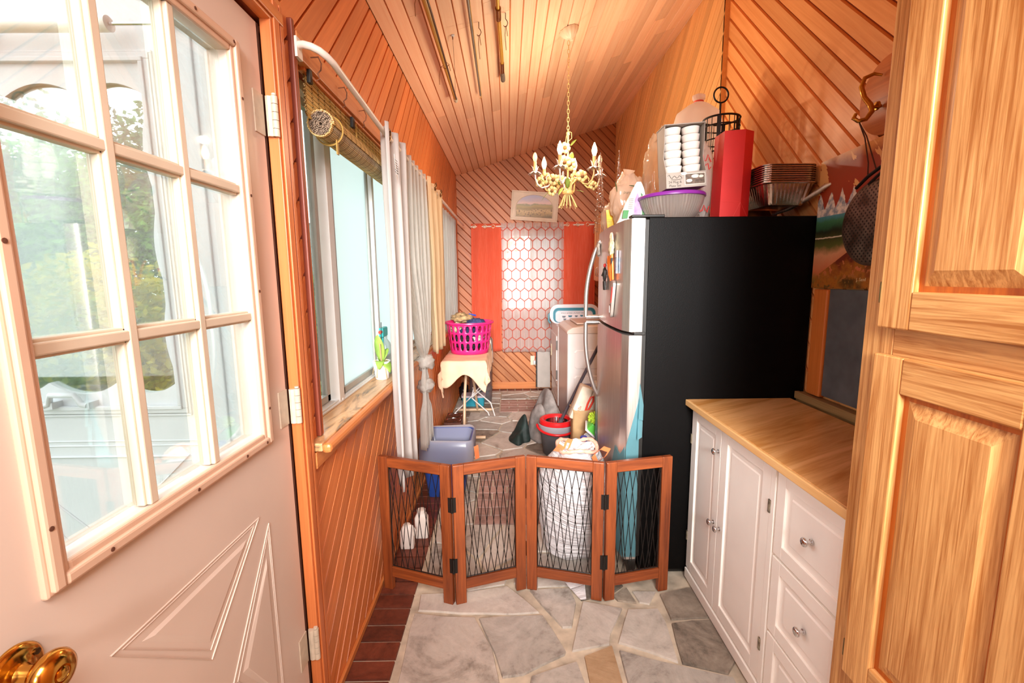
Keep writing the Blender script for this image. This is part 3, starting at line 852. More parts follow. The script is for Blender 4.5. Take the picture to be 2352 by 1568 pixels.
def shaker(parent, name, y0, y1, z0, z1, st, hng=None, kn=None):
    d = obj(name, *_b(lambda bm: (box(bm, CF, CF+.018, y0, y0+st, z0, z1), box(bm, CF, CF+.018, y1-st, y1, z0, z1), box(bm, CF, CF+.018, y0+st, y1-st, z0, z0+st), box(bm, CF, CF+.018, y0+st, y1-st, z1-st, z1))), cream, parent, bevel=.0015)
    fn = lambda a, b, dd: (CF+dd, a, b)
    a0, a1, b0, b1 = y0+st, y1-st, z0+st, z1-st
    bm = new(); prism(bm, [(a0, b0), (a1, b0), (a1, b1), (a0, b1)], fn, .0175, .008)
    e, bw = .0, .022
    prism(bm, [(a0+bw, b0+bw), (a1-bw, b0+bw), (a1-bw, b1-bw), (a0+bw, b1-bw)], fn, .009, .0045, [(a0+bw+.006, b0+bw+.006), (a1-bw-.006, b0+bw+.006), (a1-bw-.006, b1-bw-.006), (a0+bw+.006, b1-bw-.006)])
    obj('panel', bm, cream, d)
    for (ky, kz) in (kn or []):
        bm = new(); knob(bm, CF+.001, ky, kz); obj('knob', bm, chrome, d, smooth=50)
    for hz in (hng or []):
        hy = y0 if hz[0] == 'n' else y1
        bm = new(); box(bm, CF-.004, CF+.016, hy-.008, hy+.004, hz[1]-.022, hz[1]+.022); tube(bm, [(CF-.002, hy-.003, hz[1]-.022), (CF-.002, hy-.003, hz[1]+.022)], .0035, 8)
        obj('hinge', bm, plain('old_hinge', '#a39a86', .4, .6, var=.3, nscale=60), d)
    return d
def doors_unit(t):
    shaker(t, 'door', 1.734, 2.018, .062, .848, .050, [('f', .70), ('f', .22)], [(1.762, .431), (1.752, .742)])
    shaker(t, 'door', 1.385, 1.730, .062, .848, .050, [('n', .703), ('n', .204)], [(1.708, .431)])
    bm = new(); box(bm, CF-.001, CF+.019, 1.360, 1.383, .06, .85); obj('filler_strip', bm, cream, t)
base_cab('white two door base cabinet beside the fridge under the wooden worktop', 1.356, 2.022, doors_unit)
def drawers_unit(t):
    for z0, z1 in ((.562, .842), (.292, .552), (.062, .282)):
        shaker(t, 'drawer', 1.010, 1.350, z0, z1, .042, None, [(1.180, (z0+z1)/2)])
base_cab('white base cabinet with three drawers beside the oak pantry', 1.008, 1.354, drawers_unit)
wt = wood('worktop_wood', '#e3b075', '#b97c38', (0, 0, .5), (.9, .07, .2), .38, 0, 5, cut=(.36, .60), bump=.03, coat=.2)
wt_edge = wood('worktop_edge', '#ecc48c', '#d9a766', (0, 0, 0), (.05, .7, .03), .4, 0)
t = thing('worktop', 'light wooden worktop on the white base cabinets', 'worktop', (1.05, 1.5, .857))
bm = new(); box(bm, .822, 1.295, 1.006, 2.028, .8575, .884); obj('board', bm, wt, t, bevel=.002)
bm = new(); box(bm, .812, .8225, 1.006, 2.028, .8565, .8835); obj('front_edging', bm, wt_edge, t, bevel=.003)
# ledge behind it, dark board and orange strip on the wall
bm = new(); box(bm, 1.320, XN, 1.0, 2.026, .60, .915); box(bm, 1.312, 1.332, 1.0, 2.026, .885, .918)
tag(obj('wall_ledge', bm, wood('ledge_wood', '#a98a5c', '#7d6138', (0, 0, 0), (.03, .8, .03), .5, 0), bevel=.002), 'brown wooden ledge along the wall behind the worktop', 'ledge')
bm = new(); box(bm, 1.343, XN-.001, 1.0, 1.895, .93, 1.385)
tag(obj('backboard', bm, plain('slate_board', '#5d6266', .45, var=.15, nscale=10), bevel=.002), 'dark grey board on the wall above the worktop', 'board')
bm = new(); box(bm, 1.335, XN-.001, 1.898, 1.985, .92, 1.383)
tag(obj('wood_strip', bm, wood('strip_wood', '#d8823e', '#bd6628', (0, 0, 0), (.03, .03, .8), .4, 0), bevel=.006), 'upright orange wood strip between the fridge and dark board', 'board')

# ---- painting of mountains on the wall, grill pan and hook
m, tr_, b = nt('mountain_painting'); N = NB(tr_)
ob = N.obj(); sx = N.n('ShaderNodeSeparateXYZ'); N.link(ob, sx.inputs[0])
yy, zz = sx.outputs[1], sx.outputs[2]
n1 = N.noise(ob, 9, 5, .6); n2 = N.noise(ob, 40, 3, .6)
h = N.m('ADD', zz, N.m('MULTIPLY', N.m('SUBTRACT', n1, .5), .09))
base = N.ramp(N.m('DIVIDE', N.m('SUBTRACT', h, 1.385), .54), [(.0, rgb('#4a3a20')), (.07, rgb('#8a6a30')), (.14, rgb('#c9714a')), (.27, rgb('#d39a72')), (.33, rgb('#57602f')), (.42, rgb('#3c3f22')), (.45, rgb('#23281c')), (.52, rgb('#3f7a58')), (.58, rgb('#5aa0c0')), (.61, rgb('#963018')), (.78, rgb('#9c3a1a')), (.93, rgb('#93401c')), (1.0, rgb('#d79a58'))])
# jagged snow peaks
saw = N.m('PINGPONG', N.m('ADD', yy, N.m('MULTIPLY', n1, .02)), .032)
pk = N.m('ADD', N.m('MULTIPLY', saw, 2.2), N.m('MULTIPLY', N.m('SUBTRACT', n2, .5), .03))
inpk = N.m('MULTIPLY', N.m('LESS_THAN', zz, N.m('ADD', 1.715, pk)), N.m('GREATER_THAN', zz, 1.688))
snow = N.ramp(n2, [(.4, rgb('#8798a8')), (.6, rgb('#e6e2d6'))])
inpk = N.m('MULTIPLY', inpk, N.m('GREATER_THAN', yy, 1.80))
c1 = N.mix(inpk, base, snow)
cloud = N.m('GREATER_THAN', N.noise(N.mapping(ob, (0.9, 0, 0), (1, .22, .06)), 1.0, 4, .6), .60)
cloud = N.m('MULTIPLY', cloud, N.m('GREATER_THAN', zz, 1.78))
c2 = N.mix(cloud, c1, rgb('#e3b070'))
shore = N.m('MULTIPLY', N.m('LESS_THAN', N.m('ABSOLUTE', N.m('SUBTRACT', zz, N.m('ADD', 1.598, N.m('MULTIPLY', N.m('SUBTRACT', n2, .5), .01)))), .0028), N.m('GREATER_THAN', yy, 1.86))
c3 = N.mix(shore, c2, rgb('#cfc7ae'))
fol = N.m('MULTIPLY', N.m('LESS_THAN', zz, N.m('SUBTRACT', 1.60, N.m('MULTIPLY', N.m('SUBTRACT', yy, 1.70), .55))), N.m('GREATER_THAN', n2, .42))
c4 = N.mix(fol, c3, N.ramp(n1, [(.35, rgb('#6e2f20')), (.5, rgb('#a86a28')), (.65, rgb('#4a3a1c'))]))
N.link(c4, b.inputs['Base Color']); setp(b, Roughness=.35)
t = thing('mountain_painting', 'unframed mountain lake painting hung behind the grill pan', 'painting', (1.365, 1.78, 1.39))
bm = new(); prism(bm, [(1.52, 1.393), (2.020, 1.387), (2.020, 1.917), (1.52, 1.945)], lambda a, b_, d: (XN-.003-d, a, b_), 0, .016); obj('canvas', bm, m, t)
text('J. Sand', .018, plain('sign_paint', '#e0d0a0', .6), Matrix.Translation((XN-.0205, 1.735, 1.425)) @ Matrix(((0, 0, -1), (-1, 0, 0), (0, 1, 0))).to_4x4(), t, 'signature')
t = thing('hook_board', 'round wooden board with a brass hook on the right wall', 'hook board', (1.350, 1.70, 2.06))
bm = new(); lathe(bm, [(0, 0), (.135, 0), (.135, .014), (.128, .019), (0, .019)], 40, T((XN-.002, 1.695, 2.075), (0, -PI/2, 0)))
obj('board', bm, wood('hook_wood', '#cd7f45', '#a85a2c', (0, 0, 0), (.03, .6, .03), .45, 0), t, smooth=40)
bm = new()
tube(bm, [(1.338, 1.72, 2.145), (1.320, 1.735, 2.155), (1.295, 1.745, 2.145), (1.285, 1.745, 2.115), (1.292, 1.735, 2.075), (1.305, 1.720, 2.045), (1.305, 1.71, 2.02), (1.290, 1.715, 1.995), (1.270, 1.725, 1.992), (1.260, 1.735, 2.005), (1.267, 1.735, 2.020)], [.004, .006, .0075, .008, .0085, .0095, .009, .0075, .007, .0075, .006], 12)
lathe(bm, [(0, 0), (.016, 0), (.014, .006), (0, .008)], 16, T((1.327, 1.715, 2.04), (0, -PI/2, 0))); tube(bm, [(1.340, 1.715, 2.04), (1.306, 1.715, 2.035)], .006, 10)
obj('hook', bm, plain('aged_brass', '#b98a3e', .25, 1.0), t, smooth=60, label='curled brass hook')
t = thing('grill_pan', 'round perforated grill pan hanging by a cord over the painting', 'pan', (1.320, 1.66, 1.48))
pm, tr_, b = nt('perforated_steel'); N = NB(tr_)
cx, cz, pr_ = 1.668, 1.628, .150
sx = N.n('ShaderNodeSeparateXYZ'); N.link(N.obj(), sx.inputs[0])
u = N.m('DIVIDE', N.m('ADD', sx.outputs[1], sx.outputs[2]), .0155*1.25); v = N.m('DIVIDE', N.m('SUBTRACT', sx.outputs[1], sx.outputs[2]), .0155*1.25)
du = N.m('SUBTRACT', N.m('FRACT', u), .5); dv = N.m('SUBTRACT', N.m('FRACT', v), .5)
hole_ = N.m('LESS_THAN', N.m('ADD', N.m('MULTIPLY', du, du), N.m('MULTIPLY', dv, dv)), .075)
rr = N.m('ADD', N.m('POWER', N.m('SUBTRACT', sx.outputs[1], cx), 2), N.m('POWER', N.m('SUBTRACT', sx.outputs[2], cz), 2))
hole_ = N.m('MULTIPLY', hole_, N.m('LESS_THAN', rr, (pr_*.93)**2))
f = N.noise(N.obj(), 18, 4)
N.link(N.mix(hole_, N.ramp(f, [(.35, rgb('#5a4a40')), (.65, rgb('#8b7b70'))]), (.008, .006, .005, 1)), b.inputs['Base Color'])
N.link(N.m('MULTIPLY', N.m('SUBTRACT', 1.0, hole_), .75), b.inputs['Metallic']); setp(b, Roughness=.5)
bm = new(); lathe(bm, [(0, .006), (.125, .006), (.146, .0), (.150, -.004), (.152, .0), (.147, .006), (.125, .012), (0, .012)], 56, T((1.318, cx, cz), (0, -PI/2, 0)))
obj('pan_disc', bm, pm, t, smooth=40)
bm = new(); tube(bm, [(1.312, 1.76, 1.765), (1.306, 1.70, 1.795), (1.302, 1.64, 1.815), (1.302, 1.60, 1.825)], .006, 8); tube(bm, [(1.312, 1.70, 1.768), (1.310, 1.66, 1.79), (1.306, 1.60, 1.81)], .005, 8)
obj('handle_loop', bm, black_metal, t, smooth=60)
bm = new(); tube(bm, [(1.305, 1.70, 1.795), (1.295, 1.690, 1.84), (1.285, 1.705, 1.93), (1.273, 1.728, 1.995), (1.280, 1.69, 1.93), (1.298, 1.655, 1.81)], .0022, 6)
obj('cord', bm, plain('cord_brown', '#4a2c20', .8), t)

# ================================================================== FRIDGE
FY0, FY1, FZ = 2.032, 2.815, 1.700
fr_black = plain('fridge_black', '#040303', .5, var=.3, nscale=300, bump=.15, Specular_IOR_Level=.13)
m, tr_, b = nt('stainless'); N = NB(tr_)
f = N.noise(N.mapping(N.obj(), scale=(.2, .2, 6)), 30, 3); N.link(N.ramp(f, [(.3, rgb('#b9b1ac')), (.7, rgb('#d3ccc6'))]), b.inputs['Base Color'])
setp(b, Metallic=.92, Roughness=.34); MATS['stainless'] = m
steel = m
def fx(y):                                        # bowed door front
    u = (y-FY0)/(FY1-FY0); return .531 + .024*u - .018*math.sin(PI*u)
t = fridge = thing('fridge', 'black sided top freezer fridge with stainless doors and peeling film', 'fridge', (.98, 2.46, 0))
bm = new(); box(bm, .622, 1.360, FY0, FY1, .03, FZ); obj('body', bm, fr_black, t, bevel=.004)
bm = new(); box(bm, .64, 1.34, FY0+.03, FY1-.03, .0, .03); obj('base', bm, black_plastic, t)
bm = new(); box(bm, .604, .622, FY0+.006, FY1-.006, .10, FZ-.01); obj('gasket', bm, black_plastic, t)
def door_profile():
    p = [(.604, FY0+.002), (.555, FY0+.002)]
    # rounded, ribbed near edge then bowed face, rounded far edge
    for k in range(5):
        yb_ = FY0+.006+k*.0125
        p += [(.546-.0035*k, yb_), (.543-.0035*k, yb_+.006)]
    n = 22
    for i in range(n+1):
        y = FY0+.075 + (FY1-.03-FY0-.075)*i/n; p.append((fx(y), y))
    p += [(.562, FY1-.012), (.575, FY1-.003), (.604, FY1-.003)]
    return p
def door_slab(name, z0, z1):
    bm = new(); prism(bm, door_profile(), lambda a, b_, d: (a, b_, d), z0, z1)
    return obj(name, bm, steel, t, smooth=24)
fz_door = door_slab('freezer_door', 1.197, FZ-.004); fr_door = door_slab('fridge_door', .085, 1.180)
bm = new(); box(bm, .57, .606, FY0+.004, FY1-.01, .02, .08); obj('kick_grille', bm, black_plastic, t, bevel=.004)
bm = new(); box(bm, .568, .620, FY0+.003, FY0+.05, 1.1805, 1.1965); box(bm, .545, .69, FY0+.004, FY0+.06, FZ+.0005, FZ+.012)
obj('hinge_cap', bm, black_plastic, t, bevel=.003, kind='stuff')
for nm, d_, zs in (('freezer_handle', fz_door, (1.640, 1.205)), ('fridge_handle', fr_door, (.735, 1.172))):
    za, zb_ = zs; hy = FY1-.075; pts = []; rs = []
    for i in range(15):
        u = i/14; z = za + (zb_-za)*u
        pts.append((fx(hy)-.006-.072*math.sin(PI*.5*min(1, u*1.25))**.8, hy, z)); rs.append(.0125)
    bm = new(); tube(bm, pts, rs, 14); tube(bm, [(pts[-1][0], hy, zb_), (fx(hy)+.004, hy, zb_)], .0125, 12)
    tube(bm, [(pts[0][0]-.002, hy, za), (fx(hy)+.004, hy, za+(.018 if za > zb_ else -.018))], .012, 12)
    obj('handle', bm, steel, d_, smooth=60)
# blue protective film still stuck to the lower door
film = pane_mat('blue_film', '#b4e6ee', .10, .12, haze=.6)
def film_piece(poly, nm):
    bm = new(); loops = [[Vector((a, b_, 0)) for a, b_ in poly]]
    ys_ = [p[0] for p in poly]; n = 24; y0, y1 = min(ys_), max(ys_)
    for i in range(n):
        a, b_ = y0+(y1-y0)*i/n, y0+(y1-y0)*(i+1)/n
        c = clip(clip(poly, (1, 0), b_), (-1, 0), -a)
        if len(c) > 2:
            f_ = [bm.verts.new((fx(max(p, FY0+.075))-.0035-.004*max(0, (p-(FY1-.13))/.13 if nm == 'far' else 0) + (max(0, FY0+.075-p)*.18), p, q)) for p, q in c]
            bm.faces.new(f_)
    bmesh.ops.remove_doubles(bm, verts=bm.verts, dist=.0004)
    return bm
bm = film_piece([(FY0-.001, .10), (FY0+.20, .10), (FY0+.20, .36), (FY0+.17, .52), (FY0+.125, .62), (FY0+.05, .60), (FY0-.001, .66)], 'near')
vs = [bm.verts.new(p) for p in ((.544, FY0-.0012, .10), (.603, FY0-.0012, .10), (.603, FY0-.0012, .90), (.583, FY0-.0012, .82), (.544, FY0-.0012, .66))]; bm.faces.new(vs)
for p, q in (((.601, .90), (.617, .86)), ((.597, .80), (.615, .78))):
    v4 = [bm.verts.new((x_, FY0-.0012-.010*k, z_)) for k, (x_, z_) in enumerate(((p[0], p[1]+.06), q, (q[0]-.004, q[1]-.07), (p[0]-.01, p[1]-.10)))]; bm.faces.new(v4)
obj('protective_film', bm, film, fr_door, label='torn blue protective film on the near lower edge of the door', solid=.0012)
bm = film_piece([(FY1-.03, .30), (FY1-.135, .30), (FY1-.12, .44), (FY1-.085, .60), (FY1-.05, .74), (FY1-.03, .80)], 'far')
obj('protective_film', bm, film, fr_door, label='blue protective film along the far edge of the door', solid=.0012)

# ---- magnets on the freezer door
def on_door(y, z, d=0): return (fx(y)-d, y, z)
bone = plain('bone_white', '#d8c9a4', .7, var=.2, nscale=60, bump=.5)
bm = new()
rnd = random.Random(3)
blob(bm, on_door(2.275, 1.585, .012), (.012, .032, .050), 4, .35, 5.0, 20, 14)
for k in range(5): tube(bm, [on_door(2.252+k*.012, 1.62, .012), on_door(2.250+k*.012, 1.652+.006*(k % 2), .014)], [.006, .002], 7)
tag(obj('carved_magnet', bm, bone, smooth=60), 'cream carved head shaped magnet high on the freezer door', 'magnet')
t = thing('clip_magnet', 'orange spring clip magnet on the freezer door', 'magnet', on_door(2.25, 1.50))
og = plain('orange_plastic', '#f0762a', .35)
bm = new(); tube(bm, [on_door(2.345, 1.545, .010), on_door(2.31, 1.515, .016), on_door(2.285, 1.455, .016), on_door(2.275, 1.425, .012)], [.006, .007, .007, .005], 8); tube(bm, [on_door(2.300, 1.47, .014), on_door(2.262, 1.475, .014)], .005, 8)
tube(bm, [on_door(2.265, 1.425, .012), on_door(2.262, 1.48, .018), on_door(2.252, 1.545, .020), on_door(2.235, 1.552, .018), on_door(2.228, 1.50, .016), on_door(2.232, 1.43, .012)], .006, 8)
obj('jaws', bm, og, t, smooth=60)
bm = new(); tube(bm, [on_door(2.340, 1.536, .011), on_door(2.318, 1.512, .017)], .0072, 8); tube(bm, [on_door(2.231, 1.535, .019), on_door(2.231, 1.505, .0175)], .0068, 8); obj('grip', bm, black_plastic, t, smooth=60, kind='stuff')
t = thing('figure_magnet', 'small dark figure magnet with a red top on the freezer door', 'magnet', on_door(2.42, 1.44))
bm = new(); blob(bm, on_door(2.43, 1.455, .012), (.010, .016, .040), 9, .35, 4, 16, 12); tube(bm, [on_door(2.44, 1.42, .012), on_door(2.446, 1.375, .010)], [.008, .006], 8); tube(bm, [on_door(2.42, 1.42, .012), on_door(2.414, 1.375, .010)], [.008, .006], 8); tube(bm, [on_door(2.43, 1.48, .014), on_door(2.46, 1.45, .02)], .005, 8)
obj('body', bm, plain('pewter', '#3a3634', .4, .5, var=.3, nscale=90), t, smooth=60)
bm = new(); blob(bm, on_door(2.428, 1.503, .012), (.008, .009, .011), 2, .1, 2, 12, 8); obj('head', bm, plain('red_paint', '#c8302c', .4), t, smooth=60)
t = thing('bottle_opener', 'grey bottle opener magnet with a long loop on the freezer door', 'magnet', on_door(2.235, 1.33))
bm = new()
outer = [(2.25+.022*math.cos(a)*(1.0)-.02*s_, 1.335+s_*.07+.022*math.sin(a)) for s_, rng in ((1, range(0, 13)), (-1, range(12, 25))) for a in [PI*k/12 for k in rng]]
inner = [(2.268+.012*math.cos(a), 1.275+.012*math.sin(a)+(.022 if math.sin(a) > 0 else -.004)) for a in [2*PI*k/16 for k in range(16)]]
prism_hole(bm, outer, inner, lambda a, b_, d: on_door(a, b_, d), .003, .016)
obj('loop', bm, plain('pewter_light', '#b3aca4', .35, .7), t, smooth=30)
bm = new(); prism(bm, [(2.222, 1.395), (2.232, 1.395), (2.252, 1.318), (2.242, 1.318)], lambda a, b_, d: on_door(a, b_, d), .0155, .018); obj('label', bm, plain('red_paint', '#c8302c', .4), t)
t = thing('photo_magnet', 'grey card and blue photo strip magnet near the freezer edge', 'magnet', on_door(2.2, 1.50))
bm = new(); box(bm, fx(2.2)-.010, fx(2.2)-.002, 2.180, 2.215, 1.535, 1.567); obj('card', bm, plain('card_grey', '#b7b0bb', .5), t)
m, tr_, b = nt('blue_picture'); N = NB(tr_); f = N.noise(N.obj(), 60, 3)
N.link(N.ramp(f, [(.35, rgb('#5f8fc4')), (.65, rgb('#bcd6e6'))]), b.inputs['Base Color'])
bm = new(); box(bm, fx(2.2)-.008, fx(2.2)-.002, 2.184, 2.210, 1.46, 1.534); obj('picture', bm, m, t)
bm = new(); blob(bm, on_door(2.70, 1.60, .012), (.010, .024, .040), 11, .3, 5, 16, 12)
tag(obj('stone_magnet', bm, plain('stone_grey', '#b6aca0', .7, var=.3, nscale=60), smooth=60), 'pale stone magnet at the top of the freezer handle', 'magnet')

# ================================================================== PET GATE
gate_wood = wood('gate_wood', '#a05226', '#542210', (0, 0, 0), (.04, .04, .6), .42, .25, coat=.1)
gate_wood_x = wood('gate_wood_x', '#a05226', '#542210', (0, 0, 0), (.6, .6, .04), .42, .25, coat=.1)
t = thing('pet_gate', 'folding four panel wooden pet gate with black wire lattice across the floor', 'gate', (.06, 1.92, 0))
GP = [(-.600, 1.985), (-.252, 1.858), (.072, 1.960), (.413, 1.868), (.728, 1.938)]
GH = .652
def gwire(t_):
    ks = [(0, 0), (.19, .25), (.48, .5), (.79, .75), (1, 1)]
    for (a, b_), (c, d) in zip(ks, ks[1:]):
        if t_ <= c: return b_ + (d-b_)*(t_-a)/(c-a)
    return 1
def gsm(t_): return (gwire(max(0, t_-.06)) + 2*gwire(t_) + gwire(min(1, t_+.06)))/4 if .06 < t_ < .94 else gwire(t_)
for gi in range(4):
    p, q = Vector((*GP[gi], 0)), Vector((*GP[gi+1], 0)); d = (q-p); L = d.length; d.normalize(); nrm = Vector((-d.y, d.x, 0))
    Mx = Matrix((d, nrm, Vector((0, 0, 1)))).transposed().to_4x4(); Mx.translation = p
    th = .011; sw = .048; a0, a1 = .004, L-.004
    bm = new(); box(bm, a0+sw, a1-sw, -th, th, .068, .116, Mx); pnl = obj('panel', bm, gate_wood_x, t, bevel=.002)
    bm = new(); box(bm, a0+sw, a1-sw, -th, th, GH-.047, GH, Mx); obj('rail', bm, gate_wood_x, pnl, bevel=.002)
    for x0 in (a0, a1-sw):
        bm = new(); box(bm, x0, x0+sw, -th-.001, th+.001, 0.0, GH, Mx); obj('stile', bm, gate_wood, pnl, bevel=.003)
    bm = new(); W_ = a1-a0-2*sw; z0, z1 = .117, GH-.048; nw = 8; sp = W_/(nw-.5)
    for sgn in (1, -1):
        for k in range(nw):
            pts = []
            for i in range(29):
                u = i/28; x = (k+.25)*sp + sgn*2*sp*gsm(u)
                x = abs(x); x = x % (2*W_); x = 2*W_-x if x > W_ else x
                pts.append(Mx @ Vector((a0+sw+x, .0012*sgn, z1+(z0-z1)*u)))
            tube(bm, pts, .0018, 5)
    for z_ in (z0+.002, z1-.002): tube(bm, [Mx @ Vector((a0+sw, 0, z_)), Mx @ Vector((a1-sw, 0, z_))], .0025, 6)
    for x_ in (a0+sw+.002, a1-sw-.002): tube(bm, [Mx @ Vector((x_, 0, z0)), Mx @ Vector((x_, 0, z1))], .0022, 6)
    obj('wire_lattice', bm, black_metal, pnl, kind='stuff')
for gi in (1, 2, 3):
    for z_ in (.19, .475):
        bm = new(); g = Vector((*GP[gi], 0)); sgn = -1 if gi != 2 else 1
        tube(bm, [g + Vector((0, sgn*.014, z_-.034)), g + Vector((0, sgn*.014, z_+.034))], .0055, 10)
        for s_ in (-1, 1):
            o_ = Vector((*GP[gi+s_], 0)); dd = (o_-g).normalized()
            nn = Vector((-dd.y, dd.x, 0)); nn = nn if nn.y*sgn > 0 else -nn
            Mx = Matrix((dd, nn, Vector((0, 0, 1)))).transposed().to_4x4(); Mx.translation = g
            box(bm, .002, .014, .0105, .0135, z_-.034, z_+.034, Mx)
        obj('hinge', bm, black_metal, t, smooth=40)

# ================================================================== LEFT WINDOW DRESSING
m, tr_, b = nt('bamboo'); N = NB(tr_)
ob = N.obj(); sx = N.n('ShaderNodeSeparateXYZ'); N.link(ob, sx.inputs[0])
f = N.noise(N.mapping(ob, scale=(.004, .6, .004)), 1.0, 3, .6)
thr = N.m('LESS_THAN', N.m('ABSOLUTE', N.m('SUBTRACT', N.m('FRACT', N.m('DIVIDE', sx.outputs[1], .052)), .5)), .045)
c = N.mix(thr, N.ramp(f, [(.35, rgb('#e0bd78')), (.65, rgb('#fff0c0'))]), rgb('#8a6a42'))
df = N.n('ShaderNodeBsdfDiffuse'); tl = N.n('ShaderNodeBsdfTranslucent'); mx = N.n('ShaderNodeMixShader'); mx.inputs[0].default_value = .5
N.link(c, df.inputs[0]); N.link(c, tl.inputs[0]); N.link(df.outputs[0], mx.inputs[1]); N.link(tl.outputs[0], mx.inputs[2]); N.link(mx.outputs[0], tr_.nodes['Material Output'].inputs[0])
bamboo = m
t = thing('bamboo_blind', 'bamboo roll up blind half rolled at the top of the long window', 'blind', (-.64, 2.3, 2.1))
BX = -.632; BY0, BY1 = 1.53, 3.2
bm = new(); box(bm, BX-.008, BX+.014, BY0-.02, BY1, 2.085, 2.118); obj('head_rail', bm, cedar_trim_y, t, bevel=.002)
bm = new()
n = 26
for k in range(n):                                # split canes of the hanging part
    z_ = 2.085 - (k+.5)*(.125/n)
    tube(bm, [(BX+.002*math.sin(k*2.1), BY0+.004*random.random(), z_), (BX+.002*math.sin(k*2.1), BY1, z_)], .0026, 5)
obj('slats', bm, bamboo, t, kind='stuff')
RX, RZ, RR = -.604, 1.948, .043
roll_grey = plain('roll_end', '#8a7a68', .8, var=.3, nscale=90)
bm = new(); prof = []
RR = .043; a = 0.0; r = RR; stub = new()
while r > .004:                                   # spiral roll: canes side by side, inner turns only show at the end
    y_j = BY0+.035+.006*random.random(); full = r > RR-.006
    tube(bm if full else stub, [(RX+r*math.cos(a), y_j, RZ+r*math.sin(a)), (RX+r*math.cos(a), BY1 if full else y_j+.05, RZ+r*math.sin(a))], .0029, 5)
    a += .0056/r; r -= .0058*.0056/r/(2*PI)
obj('roll', bm, bamboo, t, kind='stuff')
obj('roll_end', stub, plain('roll_end_brown', '#8d7763', .8, var=.35, nscale=120), t, kind='stuff')
bm = new(); tube(bm, [(RX, BY0+.06, RZ), (RX, BY1-.005, RZ)], RR-.003, 24); obj('roll_core', bm, roll_grey, t, smooth=60)
bm = new()
tube(bm, [(RX+(RR+.004)*math.cos(a), BY0+.115, RZ+(RR+.004)*math.sin(a)) for a in [2*PI*k/24 for k in range(24)]], .003, 6, close=True)
box(bm, RX+RR*.55, RX+RR*.55+.004, BY0+.107, BY0+.123, RZ-RR-.035, RZ-RR*.6)
tube(bm, [(BX+.006, BY0+.04, 2.085), (BX+.016, BY0+.45, 2.02), (BX+.014, BY0+.46, 2.08)], .002, 5)
obj('tie_cord', bm, plain('tie_tan', '#a8843c', .7), t, kind='stuff')
bm = new(); box(bm, BX+.012, BX+.024, BY0-.005, BY0+.015, 2.055, 2.10); box(bm, BX+.012, BX+.024, 1.92, 1.945, 2.045, 2.085); obj('pulley', bm, black_metal, t, bevel=.002, kind='stuff')
# white curtain rod that returns to the casing
RXc, RZc = -.520, 2.060
bm = new(); tube(bm, [(-.604, 1.434, 2.121), (-.580, 1.426, 2.118), (-.560, 1.427, 2.113), (-.541, 1.436, 2.106), (-.528, 1.455, 2.099), (RXc-.001, 1.49, 2.094), (RXc, 1.54, 2.090), (RXc, 2.078, RZc+.003), (RXc, 3.0, RZc), (RXc, 5.55, RZc)], .0105, 12)
box(bm, -.608, -.598, 1.42, 1.455, 2.085, 2.14)
t = thing('curtain_rod', 'long white curtain rod bent round to the red window casing', 'curtain rod', (-.5, 3.5, 2.05))
obj('rod', bm, plain('rod_white', '#e2d7cb', .35), t, smooth=50)
bm = new()
for yk in (1.52, 1.75, 1.98): tube(bm, [(-.600, yk, 2.125), (-.585, yk+.02, 2.135), (-.580, yk+.03, 2.12), (-.582, yk+.028, 2.10), (-.592, yk+.026, 2.09), (-.588, yk+.03, 2.075), (-.6, yk+.03, 2.07)], .0022, 6)
obj('cup_hook', bm, rust, t, kind='stuff')
def curtain(name, label, y0, y1, x0, z0, z1, mat, folds, amp, seed=0, top_amp=None, group=None, solid=.0022, gather=None, nu=110, nv=36, skew=0.0):
    t = thing(name, label, 'curtain', (x0, (y0+y1)/2, z0), group)
    bm = new(); ta = top_amp if top_amp is not None else amp*.7
    def fn(u, v):
        z = z1 + (z0-z1)*v
        a = ta + (amp-ta)*min(1, v*2.2)
        ph = 2*PI*folds*u + seed + .5*math.sin(3*u*PI+seed)*v
        yy = y0 + (y1-y0)*u + skew*v + .006*math.sin(ph*2+1)
        xx = x0 + a*math.sin(ph) + .010*noise.noise(Vector((u*4, v*3, seed)))
        if gather:
            g = gather(v); c = (y0+y1)/2; yy = c + (yy-c)*g[0] + g[1]; xx = x0 + (xx-x0)*g[0]**.5 + g[2]
        return (xx, yy, z)
    grid(bm, fn, nu, nv)
    obj('panel', bm, mat, t, smooth=179, solid=solid)
    return t
def grommets(t, pts, r=.021):
    for (x_, y_, z_) in pts:
        bm = new(); tube(bm, [(x_ + .004*math.sin(a), y_+r*math.cos(a), z_+r*math.sin(a)) for a in [2*PI*k/24 for k in range(24)]], .0045, 8, close=True)
        obj('grommet', bm, plain('antique_brass', '#8a6a4a', .3, .9), t, smooth=60)
lin = cloth('linen_grey', '#dcd5d0', '#cfc7c1', trans=.38)
t = curtain('curtain', 'greige grommet curtain nearest the door beside the bamboo blind', 2.012, 2.42, RXc, .455, 2.100, lin, 2.6, .026, .55, .026)
grommets(t, [(RXc+.012, 2.085, RZc), (RXc+.01, 2.24, RZc), (RXc+.01, 2.37, RZc)], .024)
m, tr_, b = nt('care_tag'); setp(b, Base_Color=rgb('#f0ebe6'), Roughness=.7)
bm = new(); grid(bm, lambda u, v: (RXc+.040-.012*u+.004*v, 2.045+.075*u+.012*v, 1.975-.085*v-.02*u), 4, 4); obj('care_label', bm, m, t, solid=.001)
for k in range(6):
    bm = new(); box(bm, RXc+.0385-.002*k*.2, RXc+.0392, 2.055+.002*k, 2.105+.002*k, 1.955-.010*k, 1.957-.010*k); obj('print_line', bm, plain('ink_grey', '#6a6a6a', .8), t)
sheer_g = cloth('sheer_grey', '#e2ddd6', '#d3ccc4', trans=.62, see=.22)
